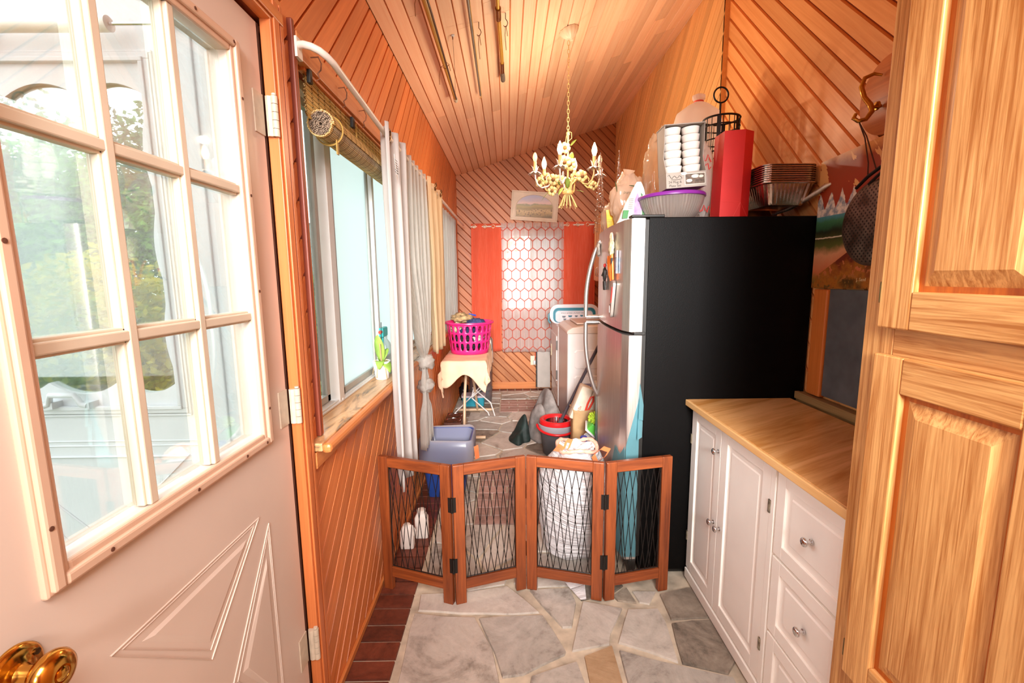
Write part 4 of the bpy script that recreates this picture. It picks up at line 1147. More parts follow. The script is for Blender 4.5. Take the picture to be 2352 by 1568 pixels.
def knot_g(v):
    k = math.exp(-((v-.70)/.05)**2) + .8*math.exp(-((v-.81)/.045)**2)
    k2 = min(1, max(0, (v-.35)/.3))
    return (max(.13, 1-.55*k2-.45*min(1, k)), .10*k2, .0)
t = curtain('sheer_curtain', 'grey sheer curtain knotted near its hem behind the greige curtain', 2.40, 3.00, RXc-.005, .40, 2.085, sheer_g, 5.5, .030, 1.2, .022, gather=knot_g)
for z_, r_ in ((.93, (.055, .062, .05)), (.78, (.05, .058, .045))):
    bm = new(); blob(bm, (RXc, 2.80, z_), r_, int(z_*10), .35, 2.6, 22, 14); obj('knot', bm, sheer_g, t, smooth=179)
bei = cloth('beige_drape', '#e6cfae', '#dcc09b', trans=.5)
def bei_g(v): return (1-.25*v, .03*v, 0)
t = curtain('curtain', 'beige grommet curtain in the middle of the long window', 3.02, 3.74, RXc, .92, 2.092, bei, 3.0, .034, .4, .03, gather=bei_g)
grommets(t, [(RXc+.036, 3.22, RZc), (RXc+.036, 3.47, RZc)], .024)
shw = cloth('sheer_white', '#f1ece8', '#e4ddd8', trans=.66, see=.24)
curtain('sheer_curtain', 'white pleated sheer curtain behind the pink laundry basket', 3.74, 5.42, RXc-.075, .962, 2.088, shw, 11, .014, .2, .012, nu=260)

# orchid on the sill
t = thing('potted_orchid', 'orchid with green leaves in a small white pot on the sill', 'plant', (-.640, 2.262, .9445))
OM = T((-.640, 2.262, .9447))
bm = new(); lathe(bm, [(0, 0), (.030, 0), (.033, .004), (.043, .088), (.044, .093), (.041, .093), (.039, .086), (0, .082)], 32, OM); obj('pot', bm, plain('pot_white', '#f0efee', .25), t, smooth=40)
def leaf_blade(bm, base, dirn, L, W_, droop=.5, n=9, fold=.2):
    d = Vector(dirn).normalized(); side = d.cross(Vector((0, 0, 1)));
    if side.length < .1: side = Vector((0, 1, 0))
    side.normalize(); rows = []
    for i in range(n+1):
        u = i/n; p = Vector(base) + d*L*u + Vector((0, 0, -droop*L*u*u)); wv = W_*math.sin(PI*min(1, .08+u*.92))**.7
        rows.append([bm.verts.new(p - side*wv + Vector((0, 0, fold*wv))), bm.verts.new(p), bm.verts.new(p + side*wv + Vector((0, 0, fold*wv)))])
    for a, b_ in zip(rows, rows[1:]):
        for k in (0, 1): bm.faces.new((a[k], a[k+1], b_[k+1], b_[k]))
og_leaf = plain('orchid_green', '#8fb04a', .4, var=.15, nscale=20)
b0 = Vector((-.640, 2.262, 1.03))
for d, L, W_, dr in (((-.05, -.25, 1.2), .155, .026, .05), ((.25, .55, .9), .10, .018, .2), ((.1, -.9, .55), .10, .022, .75), ((.6, -.6, .35), .085, .026, .9), ((-.2, .9, .5), .10, .022, .6)):
    bm = new(); leaf_blade(bm, b0, d, L, W_, dr); obj('leaf', bm, og_leaf, t, smooth=179, solid=.0015)
bm = new()
for k in range(6):
    a = k*1.1; tube(bm, [b0, b0+Vector((.03*math.cos(a), .035*math.sin(a), .012)), b0+Vector((.046*math.cos(a), .05*math.sin(a), -.03-.01*k))], .0022, 5)
tube(bm, [b0, b0+Vector((.01, -.05, .10))], .004, 6)
obj('aerial_root', bm, plain('root_tan', '#b59a72', .8), t, kind='stuff')
bm = new(); tube(bm, [b0, b0+Vector((.004, .012, .20))], .002, 6); obj('support_stick', bm, black_plastic, t)
t = thing('spray_bottle', 'spray bottle with teal trigger and red nozzle behind the orchid', 'bottle', (-.655, 2.40, .9445))
bm = new(); lathe(bm, [(0, 0), (.032, 0), (.034, .006), (.034, .13), (.026, .165), (.012, .185), (.012, .20), (0, .2)], 24, T((-.655, 2.40, .9447))); obj('bottle', bm, pane_mat('clear_plastic', '#e8f0ee', .08, .1, haze=.3), t, smooth=40)
bm = new(); box(bm, -.667, -.643, 2.33, 2.42, 1.145, 1.195, bev=.006); tube(bm, [(-.655, 2.36, 1.15), (-.655, 2.345, 1.11), (-.655, 2.355, 1.085)], .006, 8); obj('trigger', bm, plain('teal_plastic', '#2fa6a6', .35), t)
bm = new(); tube(bm, [(-.655, 2.332, 1.175), (-.655, 2.31, 1.175)], .009, 10); obj('nozzle', bm, plain('red_plastic', '#d8402c', .35), t, smooth=50)

# ================================================================== CHANDELIER
CX, CY = .405, 3.13
t = chand = thing('chandelier', 'cream floral chandelier with six candle arms hanging from the sloped ceiling', 'chandelier', (CX, CY, zc(CX)))
ivory = plain('ivory_enamel', '#d0b274', .38, var=.08, nscale=30)
lilac = plain('lilac_white', '#d3c8c0', .4, var=.05)
tole_green = plain('tole_green', '#7f9440', .45, var=.25, nscale=25)
flower_y = plain('flower_cream', '#dac080', .5, var=.12, nscale=30); flower_c = plain('flower_centre', '#6e4218', .7)
candle = plain('candle_sleeve', '#e0a868', .5)
bulb_off = pane_mat('bulb_frosted', '#f7e6cf', .08, .1, haze=.75); bulb_on = emit('bulb_lit', '#ffd79a', 9.0)
zt_ = zc(CX)
cm = T((CX, CY, zt_-.002), (0, -sl, 0)) @ T(rot=(PI, 0, 0))
bm = new(); lathe(bm, [(0, 0), (.062, .0), (.060, .008), (.048, .026), (.030, .044), (.014, .054), (.009, .062), (0, .062)], 48, cm, rib=lambda k: 1+.045*(1 if k % 4 < 2 else -1)*.8)
obj('canopy', bm, plain('canopy_ivory', '#ecd9bd', .4), t, smooth=50)
bm = new(); z = zt_-.064; k = 0
while z > 2.385:
    pts = []
    for i in range(12):
        a = 2*PI*i/12; dx, dz = .0075*math.cos(a), .0155*math.sin(a)
        pts.append((CX+(dx if k % 2 == 0 else 0), CY+(0 if k % 2 == 0 else dx), z-.013+dz))
    tube(bm, pts, .0017, 5, close=True); z -= .0255; k += 1
obj('chain', bm, ivory, t, smooth=60, kind='stuff')
bm = new(); tube(bm, [(CX+.004, CY, 2.40), (CX-.012, CY-.004, 2.35), (CX-.022, CY-.006, 2.28), (CX-.02, CY-.004, 2.20)], .0022, 6); tube(bm, [(CX+.002, CY, 2.385), (CX+.022, CY-.004, 2.375), (CX+.024, CY-.004, 2.34), (CX+.006, CY, 2.325)], .002, 6)
obj('cord', bm, ivory, t, smooth=60, kind='stuff')
bm = new(); tube(bm, [(CX, CY, 2.375), (CX, CY, 2.02)], .0062, 12); lathe(bm, [(0, -.01), (.010, -.008), (.012, 0), (.010, .008), (0, .01)], 12, T((CX, CY, 2.372)))
obj('stem_rod', bm, ivory, t, smooth=50)
bm = new(); lathe(bm, [(.034, 1.985), (.037, 1.988), (.037, 2.006), (.034, 2.009), (.028, 2.009), (.028, 1.985), (.034, 1.985)], 32, T((CX, CY, 0)), open_=True); obj('band', bm, plain('band_peach', '#e6a565', .4), t, smooth=50)
rnd = random.Random(12)
for k in range(13):
    a = 2*PI*k/13 + .1; r0, r1 = .022, rnd.uniform(.045, .085)
    bm = new(); tube(bm, [(CX+r0*math.cos(a), CY+r0*math.sin(a), 2.03), (CX+.02*math.cos(a), CY+.02*math.sin(a), 1.99), (CX+(r0+r1)*.5*math.cos(a), CY+(r0+r1)*.5*math.sin(a), 1.945), (CX+r1*math.cos(a), CY+r1*math.sin(a), rnd.uniform(1.895, 1.91))], .0042, 7); obj('stem_end', bm, ivory, t, smooth=60)
AR = .222; TH0 = math.radians(10); LIT = {1, 2, 4, 5}
BULBS = []
for k in range(6):
    a = TH0 + k*PI/3; ca, sa = math.cos(a), math.sin(a); px_, py_ = CX+AR*ca, CY+AR*sa
    lit = k in LIT
    def at(r, z): return (CX+r*ca, CY+r*sa, z)
    bm = new(); tube(bm, [at(.018, 2.0), at(.026, 2.05), at(.06, 2.085), at(.10, 2.065), at(.135, 2.035), at(.175, 2.025), at(.205, 2.045), at(.219, 2.08), at(AR, 2.115)], .0052, 8)
    tube(bm, [at(.10, 2.062), at(.115, 2.095), at(.135, 2.105), at(.148, 2.09), at(.145, 2.075)], .0028, 6)
    arm = obj('arm', bm, lilac if k in (3, 4) else ivory, t, smooth=60)
    bm = new()                                   # petal drip pan
    for q in range(8):
        b_ = 2*PI*q/8; d = Vector((math.cos(b_), math.sin(b_), 0)); s_ = Vector((-d.y, d.x, 0)); c = Vector((px_, py_, 2.115))
        pts = [(0, .004, .006), (.014, .011, .010), (.030, .012, .004), (.043, .006, -.006), (.047, .0005, -.010)]
        rows = [[bm.verts.new(c+d*r_+s_*w_+Vector((0, 0, h_))), bm.verts.new(c+d*r_-s_*w_+Vector((0, 0, h_)))] for r_, w_, h_ in pts]
        for x_, y_ in zip(rows, rows[1:]): bm.faces.new((x_[0], x_[1], y_[1], y_[0]))
    for q in range(4):
        b_ = 2*PI*q/4+.4; d = Vector((math.cos(b_), math.sin(b_), 0)); s_ = Vector((-d.y, d.x, 0)); c = Vector((px_, py_, 2.118))
        rows = [[bm.verts.new(c+d*r_+s_*w_+Vector((0, 0, h_))), bm.verts.new(c+d*r_-s_*w_+Vector((0, 0, h_)))] for r_, w_, h_ in ((.008, .006, 0), (.014, .008, .018), (.021, .005, .034), (.027, .0005, .042))]
        for x_, y_ in zip(rows, rows[1:]): bm.faces.new((x_[0], x_[1], y_[1], y_[0]))
    obj('drip_pan', bm, lilac, arm, smooth=179, solid=.0012)
    bm = new(); tube(bm, [(px_, py_, 2.116), (px_, py_, 2.186)], .0112, 16); obj('candle', bm, candle, arm, smooth=50)
    bm = new(); lathe(bm, [(.0085, 0), (.010, .006), (.0165, .024), (.0172, .034), (.014, .050), (.008, .066), (.003, .078), (0, .082)] if lit else [(.0085, 0), (.011, .006), (.015, .020), (.0148, .032), (.011, .046), (.005, .056), (0, .059)], 20, T((px_, py_, 2.187)))
    obj('bulb', bm, bulb_on if lit else bulb_off, arm, smooth=60)
    if lit:
        l_ = light('bulb_light', 'POINT', (px_, py_, 2.30), BULB_W, (1.0, .80, .58), .02)
def flower(c, nrm, r, mat=flower_y):
    n = Vector(nrm).normalized(); u = n.orthogonal().normalized(); v = n.cross(u); c = Vector(c)
    bm = new()
    for q in range(6):
        a = 2*PI*q/6; d = u*math.cos(a)+v*math.sin(a); s_ = n.cross(d)
        rows = []
        for r_, w_, h_ in ((.12, .10, 0), (.40, .30, .12), (.70, .42, .18), (.95, .30, .10), (1.0, .10, .06)):
            rows.append([bm.verts.new(c+d*r*r_+s_*r*w_*x_+n*(r*h_-abs(x_)*r*.08)) for x_ in (-1, 0, 1)])
        for p, q_ in zip(rows, rows[1:]):
            for i in (0, 1): bm.faces.new((p[i], p[i+1], q_[i+1], q_[i]))
    f_ = obj('flower', bm, mat, t, smooth=179, solid=.001)
    bm = new(); lathe(bm, [(0, 0), (r*.30, 0), (r*.34, r*.14), (r*.2, r*.30), (0, r*.32)], 12, Matrix.Translation(c) @ n.to_track_quat('Z', 'Y').to_matrix().to_4x4()); obj('flower_centre', bm, flower_c, f_, smooth=60)
for a, r, z, s_ in ((250, .10, 2.17, .042), (275, .06, 2.165, .042), (300, .15, 2.075, .036), (225, .15, 2.06, .036), (190, .19, 2.06, .034), (340, .17, 2.03, .030), (20, .18, 2.06, .030), (110, .12, 2.10, .036), (60, .12, 2.12, .034), (165, .15, 2.10, .040), (240, .05, 2.27, .036), (320, .10, 2.10, .03), (205, .12, 2.00, .032), (150, .09, 2.05, .034)):
    a = math.radians(a); flower((CX+r*math.cos(a), CY+r*math.sin(a), z), (math.cos(a)*.6, -1+.3*math.sin(a), -.15), s_)
for a, r, z, L, up in ((262, .03, 2.02, .085, 1), (285, .035, 2.16, .10, 1.6), (205, .06, 2.04, .07, .9), (195, .16, 2.045, .05, .8), (330, .09, 2.055, .055, -.3), (350, .13, 2.045, .05, .5), (310, .08, 2.00, .06, -.1), (235, .07, 2.02, .07, -.5), (180, .13, 2.0, .06, -.6), (80, .06, 2.06, .08, 1), (40, .03, 2.30, .08, .7), (160, .04, 2.27, .06, 1.0)):
    a = math.radians(a); bm = new(); leaf_blade(bm, (CX+r*math.cos(a), CY+r*math.sin(a), z), (math.cos(a)*.6, math.sin(a)*.6, up), L, L*.19, .15)
    obj('leaf', bm, tole_green, t, smooth=179, solid=.001)

# ================================================================== POLES UNDER THE CEILING
def hang(x, drop): return zc(x) - drop
pole_b = wood('bamboo_pole', '#c9a545', '#94702a', (0, 0, 0), (.02, .6, .02), .35, 0)
t = thing('fishing_pole', 'bamboo pole with a dark groove tied under the ceiling at the left', 'pole', (-.37, 2.6, 2.72))
def P3(x, y, dr): return (x, y, hang(x, dr))
bm = new(); tube(bm, [P3(-.372, 1.5, .045), P3(-.365, 2.4, .045), P3(-.358, 3.46, .05)], [.017, .0155, .011], 14); obj('rod', bm, pole_b, t, smooth=50)
bm = new(); tube(bm, [P3(-.357, 1.5, .058), P3(-.350, 2.4, .058), P3(-.350, 3.44, .060)], .0055, 8); obj('second_rod', bm, plain('dark_rod', '#4a3a2a', .3, .4), t, smooth=50)
bm = new(); tube(bm, [P3(-.358, 3.45, .05), P3(-.357, 3.49, .051)], .0145, 14); obj('tip_cap', bm, plain('tape_white', '#cfc9b8', .5), t, smooth=50)
bm = new()
for yk in (2.22, 2.95): tube(bm, [P3(-.385, yk, .045), P3(-.36, yk, .064), P3(-.337, yk, .045), P3(-.352, yk, .03)], .002, 5, close=True); tube(bm, [P3(-.386, yk, .045), P3(-.40, yk, .09), P3(-.398, yk, .14)], .0018, 5); tube(bm, [P3(-.34, yk, .045), P3(-.33, yk, .085)], .0018, 5)
obj('tie', bm, plain('twine', '#8a5a30', .9), t, kind='stuff')
t = thing('fishing_pole', 'thin grey rod under the ceiling in the middle', 'pole', (-.18, 2.6, 2.78))
bm = new(); tube(bm, [P3(-.170, 1.5, .035), P3(-.178, 2.4, .035), P3(-.186, 3.58, .035)], [.0085, .008, .006], 10); obj('rod', bm, plain('grey_rod', '#7d7c74', .35, .3), t, smooth=50)
bm = new(); tube(bm, [P3(-.166, 2.0, .043), P3(-.178, 3.57, .040)], .0025, 6); tube(bm, [P3(-.186, 3.575, .03), P3(-.18, 3.60, .04), P3(-.19, 3.61, .045)], .004, 6); obj('line_guide', bm, plain('line_tan', '#c7a466', .5), t, kind='stuff')
t = thing('fishing_pole', 'brass coloured rod with a grey cork grip under the ceiling at the right', 'pole', (-.02, 2.6, 2.85))
bm = new(); tube(bm, [P3(-.042, 1.5, .04), P3(-.034, 2.62, .04)], .0095, 12); tube(bm, [P3(-.034, 2.60, .04), P3(-.020, 3.20, .04)], .0115, 12); obj('rod', bm, plain('gold_rod', '#cda23a', .3, .5), t, smooth=50)
bm = new(); tube(bm, [P3(-.034, 2.56, .04), P3(-.034, 2.66, .04)], .0155, 14); tube(bm, [P3(-.021, 3.17, .04), P3(-.020, 3.33, .04)], .0135, 12); obj('reel_seat', bm, plain('ferrule', '#8a5c30', .25, .9), t, smooth=50, kind='stuff')
bm = new(); tube(bm, [P3(-.020, 3.31, .04), P3(-.018, 3.38, .04), P3(-.017, 3.44, .04), P3(-.017, 3.455, .04)], [.0135, .0165, .016, .008], 14); obj('grip', bm, plain('grip_grey', '#6b6058', .9, var=.2, nscale=90), t, smooth=50)
for i, (x_, y_, lb) in enumerate(((-.142, 2.70, 'rusty screw hook with string beside the thin grey rod'), (.004, 2.70, 'rusty screw hook beside the brass coloured rod'))):
    h_ = thing('ceiling_hook', lb, 'hook', (x_, y_, zc(x_)), 'screw hooks in the ceiling')
    bm = new(); tube(bm, [P3(x_, y_, 0), P3(x_, y_, .03), P3(x_+.008, y_, .042), P3(x_+.012, y_, .055), P3(x_+.006, y_, .068), P3(x_-.006, y_, .068), P3(x_-.010, y_, .060)], .0022, 7); obj('hook', bm, rust, h_, smooth=60)
    bm = new(); tube(bm, [P3(x_, y_, .066), P3(x_-.004, y_, .11), P3(x_+.002, y_+.02, .18)], .0018, 5); tube(bm, [P3(x_+.003, y_, .066), P3(x_+.010, y_, .12)], .0016, 5); obj('string', bm, MATS['twine'], h_, kind='stuff')
t = thing('eye_screw', 'small white eye screw with a wire between the bamboo pole and grey rod', 'hook', (-.29, 2.74, zc(-.29)))
bm = new(); lathe(bm, [(0, 0), (.011, 0), (.010, .006), (0, .007)], 16, T((-.29, 2.74, zc(-.29)), (PI, -sl, 0))); obj('plate', bm, outdoor_white, t)
bm = new(); tube(bm, [P3(-.29, 2.74, .006), P3(-.29, 2.745, .02)], .003, 6); tube(bm, [P3(-.29, 2.745, .02), P3(-.31, 3.0, .07), P3(-.345, 3.33, .056)], .0012, 5); obj('wire', bm, rust, t)

# ================================================================== BACK WALL
red_c = cloth('coral_cotton', '#ff9070', '#f87c58', trans=.5)
RY = 5.70
def xcurtain(name, label, x0, x1, z0, z1, mat, folds, amp, seed, y=RY, nu=90, nv=30, group=None, slant=0.0, solid=.002, nar=0.0):
    t = thing(name, label, 'curtain', ((x0+x1)/2, y, z0), group)
    bm = new()
    def fn(u, v):
        ph = 2*PI*folds*u + seed + .4*math.sin(5*u+seed)*v
        return (x0+(x1-x0)*u*(1-nar*v) + slant*v + .004*math.sin(2*ph), y + amp*(.75+.3*v)*math.sin(ph) + .006*noise.noise(Vector((u*4, v*3, seed))), z1+(z0-z1)*v)
    grid(bm, fn, nu, nv); obj('panel', bm, mat, t, smooth=179, solid=solid); return t
def xgrom(t, xs, z, y=RY-.02):
    for x_ in xs:
        bm = new(); tube(bm, [(x_+.019*math.cos(a), y-.003*math.sin(a), z+.019*math.sin(a)) for a in [2*PI*k/20 for k in range(20)]], .004, 7, close=True); obj('grommet', bm, plain('grommet_pale', '#e6c39a', .3, .6), t, smooth=60)
t = xcurtain('curtain', 'coral red curtain panel left of the patterned sheer', -.445, -.065, .515, 2.092, red_c, 2.2, .022, .8, slant=-.02)
xgrom(t, (-.40, -.27, -.17), 2.055, RY-.032)
t = xcurtain('curtain', 'coral red curtain panel right of the patterned sheer behind the dryer', .690, 1.09, .62, 2.105, red_c, 2.0, .020, 2.0)
xgrom(t, (.735, .86, .98), 2.068, RY-.03)
def hexpat(N, sx, col):
    def d(ox, oz):
        ax = N.m('ABSOLUTE', N.m('SUBTRACT', N.m('FRACT', N.m('ADD', N.m('DIVIDE', sx.outputs[0], .104), ox)), .5))
        az = N.m('ABSOLUTE', N.m('SUBTRACT', N.m('FRACT', N.m('ADD', N.m('DIVIDE', sx.outputs[2], .245), oz)), .5))
        # half-extent of an elongated hexagon cell
        return N.m('MAXIMUM', N.m('MULTIPLY', ax, 2.0), N.m('ADD', N.m('MULTIPLY', ax, 1.0), N.m('MULTIPLY', az, 3.0)))
    a, b_ = d(0, 0), d(.5, .5)
    line = N.m('GREATER_THAN', N.m('MINIMUM', a, b_), .915)
    return N.mix(line, col, rgb('#ea8f7c')), N.m('MULTIPLY', line, .85)
shp = cloth('sheer_pattern', '#f7efec', '#efe4e0', trans=.6, see=.36, pattern=hexpat)
xcurtain('sheer_curtain', 'white sheer with coral lattice print over the far window', -.075, .690, .505, 2.075, shp, 8.5, .016, .3, y=RY-.012, nu=170)
bm = new(); grid(bm, lambda u, v: (-.075+.765*u, RY-.014-.014*math.sin(v*2*PI)-.004*math.sin(u*170), 2.068+.03*math.cos(v*2*PI)+.004*math.sin(u*97)), 140, 10)
tag(obj('sheer_heading', bm, MATS['sheer_pattern'], smooth=179), 'gathered heading of the patterned sheer on its rod', 'curtain')
t = thing('curtain_rod', 'white curtain rod over the far window', 'curtain rod', (.3, RY, 2.06))
bm = new(); tube(bm, [(-.44, RY, 2.055), (1.16, RY, 2.072)], .0095, 12); tube(bm, [(-.44, RY, 2.055), (-.445, 5.80, 2.055)], .006, 8); tube(bm, [(1.16, RY, 2.072), (1.165, 5.80, 2.072)], .006, 8); obj('rod', bm, MATS['rod_white'], t, smooth=50)
# picture
m, tr_, b = nt('vale_picture'); N = NB(tr_)
ob = N.obj(); sx = N.n('ShaderNodeSeparateXYZ'); N.link(ob, sx.inputs[0])
n1 = N.noise(N.mapping(ob, scale=(.4, 1, .12)), 3, 5, .6); n2 = N.noise(ob, 50, 3)
h = N.m('ADD', N.m('DIVIDE', N.m('SUBTRACT', sx.outputs[2], 2.165), .25), N.m('MULTIPLY', N.m('SUBTRACT', n1, .5), .35))
c = N.ramp(h, [(0, rgb('#6e5a2c')), (.2, rgb('#a68a50')), (.35, rgb('#c2a672')), (.45, rgb('#8d7a46')), (.55, rgb('#a8955c')), (.64, rgb('#8c8a66')), (.68, rgb('#d8b9ae')), (.85, rgb('#b7abb4')), (1, rgb('#a8a6bc'))])
N.link(N.mix(N.m('MULTIPLY', N.m('GREATER_THAN', n2, .58), N.m('LESS_THAN', h, .42)), c, rgb('#6a4e28')), b.inputs['Base Color']); setp(b, Roughness=.4)
t = thing('arched_picture', 'small cream framed arched landscape picture above the far window', 'picture', (.34, YB, 2.13))
rot = math.radians(-4.2)
def pf(a, b_, d):
    ca, sa = math.cos(rot), math.sin(rot); return (.343+ca*a-sa*b_, YB-.002-d, 2.305+sa*a+ca*b_)
frame_c = plain('frame_cream', '#d9c9b2', .5, var=.06)
bm = new(); prism(bm, [(-.288, -.172), (.288, -.172), (.288, .172), (-.288, .172)], pf, 0, .016); obj('mount', bm, frame_c, t)
arch = [(-.225, -.13), (.225, -.13)] + [(.225*math.cos(a), -.02+.155*math.sin(a)) for a in [PI*k/24 for k in range(25)]]
bm = new(); prism(bm, arch, pf, .016, .0185); obj('print', bm, m, t)
for a0, a1, b0, b1 in ((-.292, .292, -.178, -.158), (-.292, .292, .158, .178), (-.292, -.272, -.158, .158), (.272, .292, -.158, .158)):
    bm = new(); prism(bm, [(a0, b0), (a1, b0), (a1, b1), (a0, b1)], pf, 0, .024); obj('frame_bar', bm, frame_c, t, bevel=.004)
bm = new(); tube(bm, [pf(a, b_, .018) for a, b_ in [(p[0]*1.03, p[1]*1.02) for p in arch]], .003, 6, close=True); obj('arch_bead', bm, frame_c, t, smooth=60)
# outlet, filler panel
t = thing('wall_outlet', 'cream wall outlet with a plug low on the back wall', 'outlet', (.315, YB, .33))
bm = new(); box(bm, .285, .350, YB-.006, YB-.0005, .31, .43); obj('plate', bm, plain('outlet_cream', '#e3d5bb', .4), t, bevel=.002)
bm = new(); box(bm, .318, .350, YB-.045, YB-.006, .325, .375, bev=.008); obj('plug', bm, outdoor_white, t)
bm = new(); tube(bm, [(.338, YB-.03, .37), (.346, YB-.03, .43), (.350, YB-.02, .52)], .005, 8); obj('cord', bm, plain('red_cord', '#e0502c', .4), t, smooth=60)
bm = new(); box(bm, .368, .535, 5.740, 5.800, .028, .93)
t = thing('insulation_panel', 'grey panel with dark foam edge standing beside the dryer', 'panel', (.45, 5.77, 0.02))
obj('sheet', bm, plain('panel_grey', '#b3aaa2', .5), t, bevel=.002)
bm = new()
for k in range(30): z_ = .03+k*.03; box(bm, .352+.004*(k % 2), .368, 5.745, 5.795, z_, z_+.03)
obj('foam_edge', bm, black_plastic, t, kind='stuff')

# ---- dryer and washer
appl = plain('appliance_white', '#ece7e4', .3, var=.015)
WX = .535
t = thing('dryer', 'white front loading dryer beside the back wall', 'dryer', (.86, 5.2, 0))
bm = new(); box(bm, WX, 1.20, 4.86, 5.56, .03, .915); obj('body', bm, appl, t, bevel=.012)
bm = new(); box(bm, WX-.012, WX, 4.93, 5.50, .30, .80); obj('door', bm, appl, t, bevel=.004)
bm = new(); box(bm, WX-.020, WX-.011, 5.44, 5.47, .50, .64); obj('handle', bm, plain('handle_cream', '#e0d3b4', .4), t, bevel=.003)
bm = new(); box(bm, WX-.003, WX, 4.90, 5.53, .24, .247); box(bm, WX-.003, WX, 4.90, 5.53, .10, .104); obj('seam', bm, plain('seam_grey', '#a9a29c', .6), t, kind='stuff')
for z_ in (.70, .37):
    bm = new(); box(bm, WX-.014, WX, 4.905, 4.93, z_-.05, z_+.05); obj('hinge', bm, plain('hinge_dark', '#6d6a66', .4, .5), t)
bm = new(); box(bm, 1.06, 1.20, 4.86, 5.56, .915, 1.06); obj('control_panel', bm, appl, t, bevel=.015)
t = thing('washer', 'white top loading washer in front of the dryer', 'washer', (.86, 4.45, 0))
bm = new(); box(bm, WX+.004, 1.20, 4.10, 4.80, .03, .935); obj('body', bm, appl, t, bevel=.014)
bm = new()
def wt_fn(u, v):
    x = WX-.002+(1.08-WX)*u; y = 4.098+.704*v
    e = max(0, 1-u*8)
    return (x, y, .965+.03*math.sin(PI*min(1, u*1.2))-.03*e)
prism(bm, [(WX-.004, .925), (1.10, .925), (1.10, 1.005), (WX+.16, 1.0), (WX+.05, .985), (WX, .955)], lambda a, b_, d: (a, d, b_), 4.095, 4.805)
obj('top_cover', bm, plain('washer_top', '#e6d8cc', .35, var=.02), t, bevel=.01)
bm = new(); box(bm, WX+.10, 1.04, 4.20, 4.70, 1.003, 1.018); obj('lid', bm, MATS['washer_top'], t, bevel=.008)
bm = new(); box(bm, 1.06, 1.20, 4.10, 4.80, .93, 1.12); obj('control_panel', bm, appl, t, bevel=.015)
bm = new()
for yk in (4.25, 4.40, 4.60): lathe(bm, [(0, 0), (.028, 0), (.025, .02), (0, .022)], 20, T((1.059, yk, 1.05), (0, -PI/2, 0)))
obj('dial', bm, plain('dial_grey', '#cfcac6', .4), t, smooth=50, kind='stuff')
for k, z_ in enumerate((.60, .36, .12)):
    bm = new(); q = [(.62, z_), (1.12, z_), (1.14, z_+.02), (1.14, z_+.16), (1.12, z_+.18), (.62, z_+.18), (.60, z_+.16), (.60, z_+.02)]
    prism(bm, q, lambda a, b_, d: (a, 4.1005-d, b_), 0, .004, [(a+(.008 if a < .9 else -.008), b_+(.008 if b_ < z_+.09 else -.008)) for a, b_ in q]); obj('pressed_panel', bm, appl, t)
# collapsible laundry basket leaning on the dryer
t = thing('folded_laundry_basket', 'white and teal folded laundry basket standing behind the washer on the dryer', 'basket', (.72, 5.3, .92))
def rrect(x0, x1, z0, z1, r, n=6):
    p = []
    for cx_, cz_, a0 in ((x1-r, z1-r, 0), (x0+r, z1-r, PI/2), (x0+r, z0+r, PI), (x1-r, z0+r, 1.5*PI)):
        p += [(cx_+r*math.cos(a0+PI/2*k/n), cz_+r*math.sin(a0+PI/2*k/n)) for k in range(n+1)]
    return p
BYb = 5.15
fnb = lambda a, b_, d: (a, BYb-d, b_)
bm = new(); prism_hole(bm, rrect(.470, 1.02, .918, 1.135, .09), rrect(.505, .985, .93, 1.098, .06), fnb, 0, .05); obj('rim', bm, plain('basket_white', '#e9e0e6', .4), t, smooth=30)
bm = new(); prism_hole(bm, rrect(.506, .984, .921, 1.097, .06), rrect(.535, .955, .935, 1.065, .04), fnb, .004, .044); obj('collapsible_wall', bm, plain('teal_rubber', '#2f93a8', .45), t, smooth=30)
bm = new(); prism_hole(bm, rrect(.516, .974, .930, 1.087, .05), rrect(.525, .965, .934, 1.078, .045), fnb, .044, .047); obj('rubber_fold', bm, plain('teal_dark', '#1e6f88', .45), t)
bm = new(); prism(bm, rrect(.535, .955, .922, 1.065, .03), fnb, .006, .030); obj('floor_panel', bm, MATS['basket_white'], t)
bm = new(); prism(bm, rrect(.590, .900, .930, 1.052, .01), fnb, .030, .032); lab = obj('label_card', bm, plain('label_white', '#ece8ee', .5), t)
FM = Matrix(((1, 0, 0), (0, 0, -1), (0, 1, 0))).to_4x4()
ink = plain('ink_navy', '#2e3848', .6)
text('SPACE SAVING LAUNDRY BASKET', .0195, ink, T((.745, BYb-.0325, 1.036)) @ FM, lab)
for i, (a, b_, s_) in enumerate(((.63, .995, 1), (.70, 1.0, 1.1), (.77, 1.0, .8), (.83, 1.005, .8), (.64, .965, .8), (.72, .962, 1.2), (.80, .968, 1.0))):
    bm = new(); prism(bm, [(a-.022*s_, b_+.010), (a+.022*s_, b_+.010), (a+.014*s_, b_-.010), (a-.014*s_, b_-.010)], fnb, .032, .0326); obj('picture', bm, plain('label_teal', '#3f7f9a', .5) if i % 2 else plain('label_grey', '#6d7a88', .5), lab)
bm = new(); tube(bm, [(.478, BYb-.03, 1.04), (.458, BYb-.03, 1.02), (.458, BYb-.03, .95), (.478, BYb-.03, .925)], .012, 10); obj('handle', bm, plain('teal_grey', '#5f8f9c', .45), t, smooth=60)
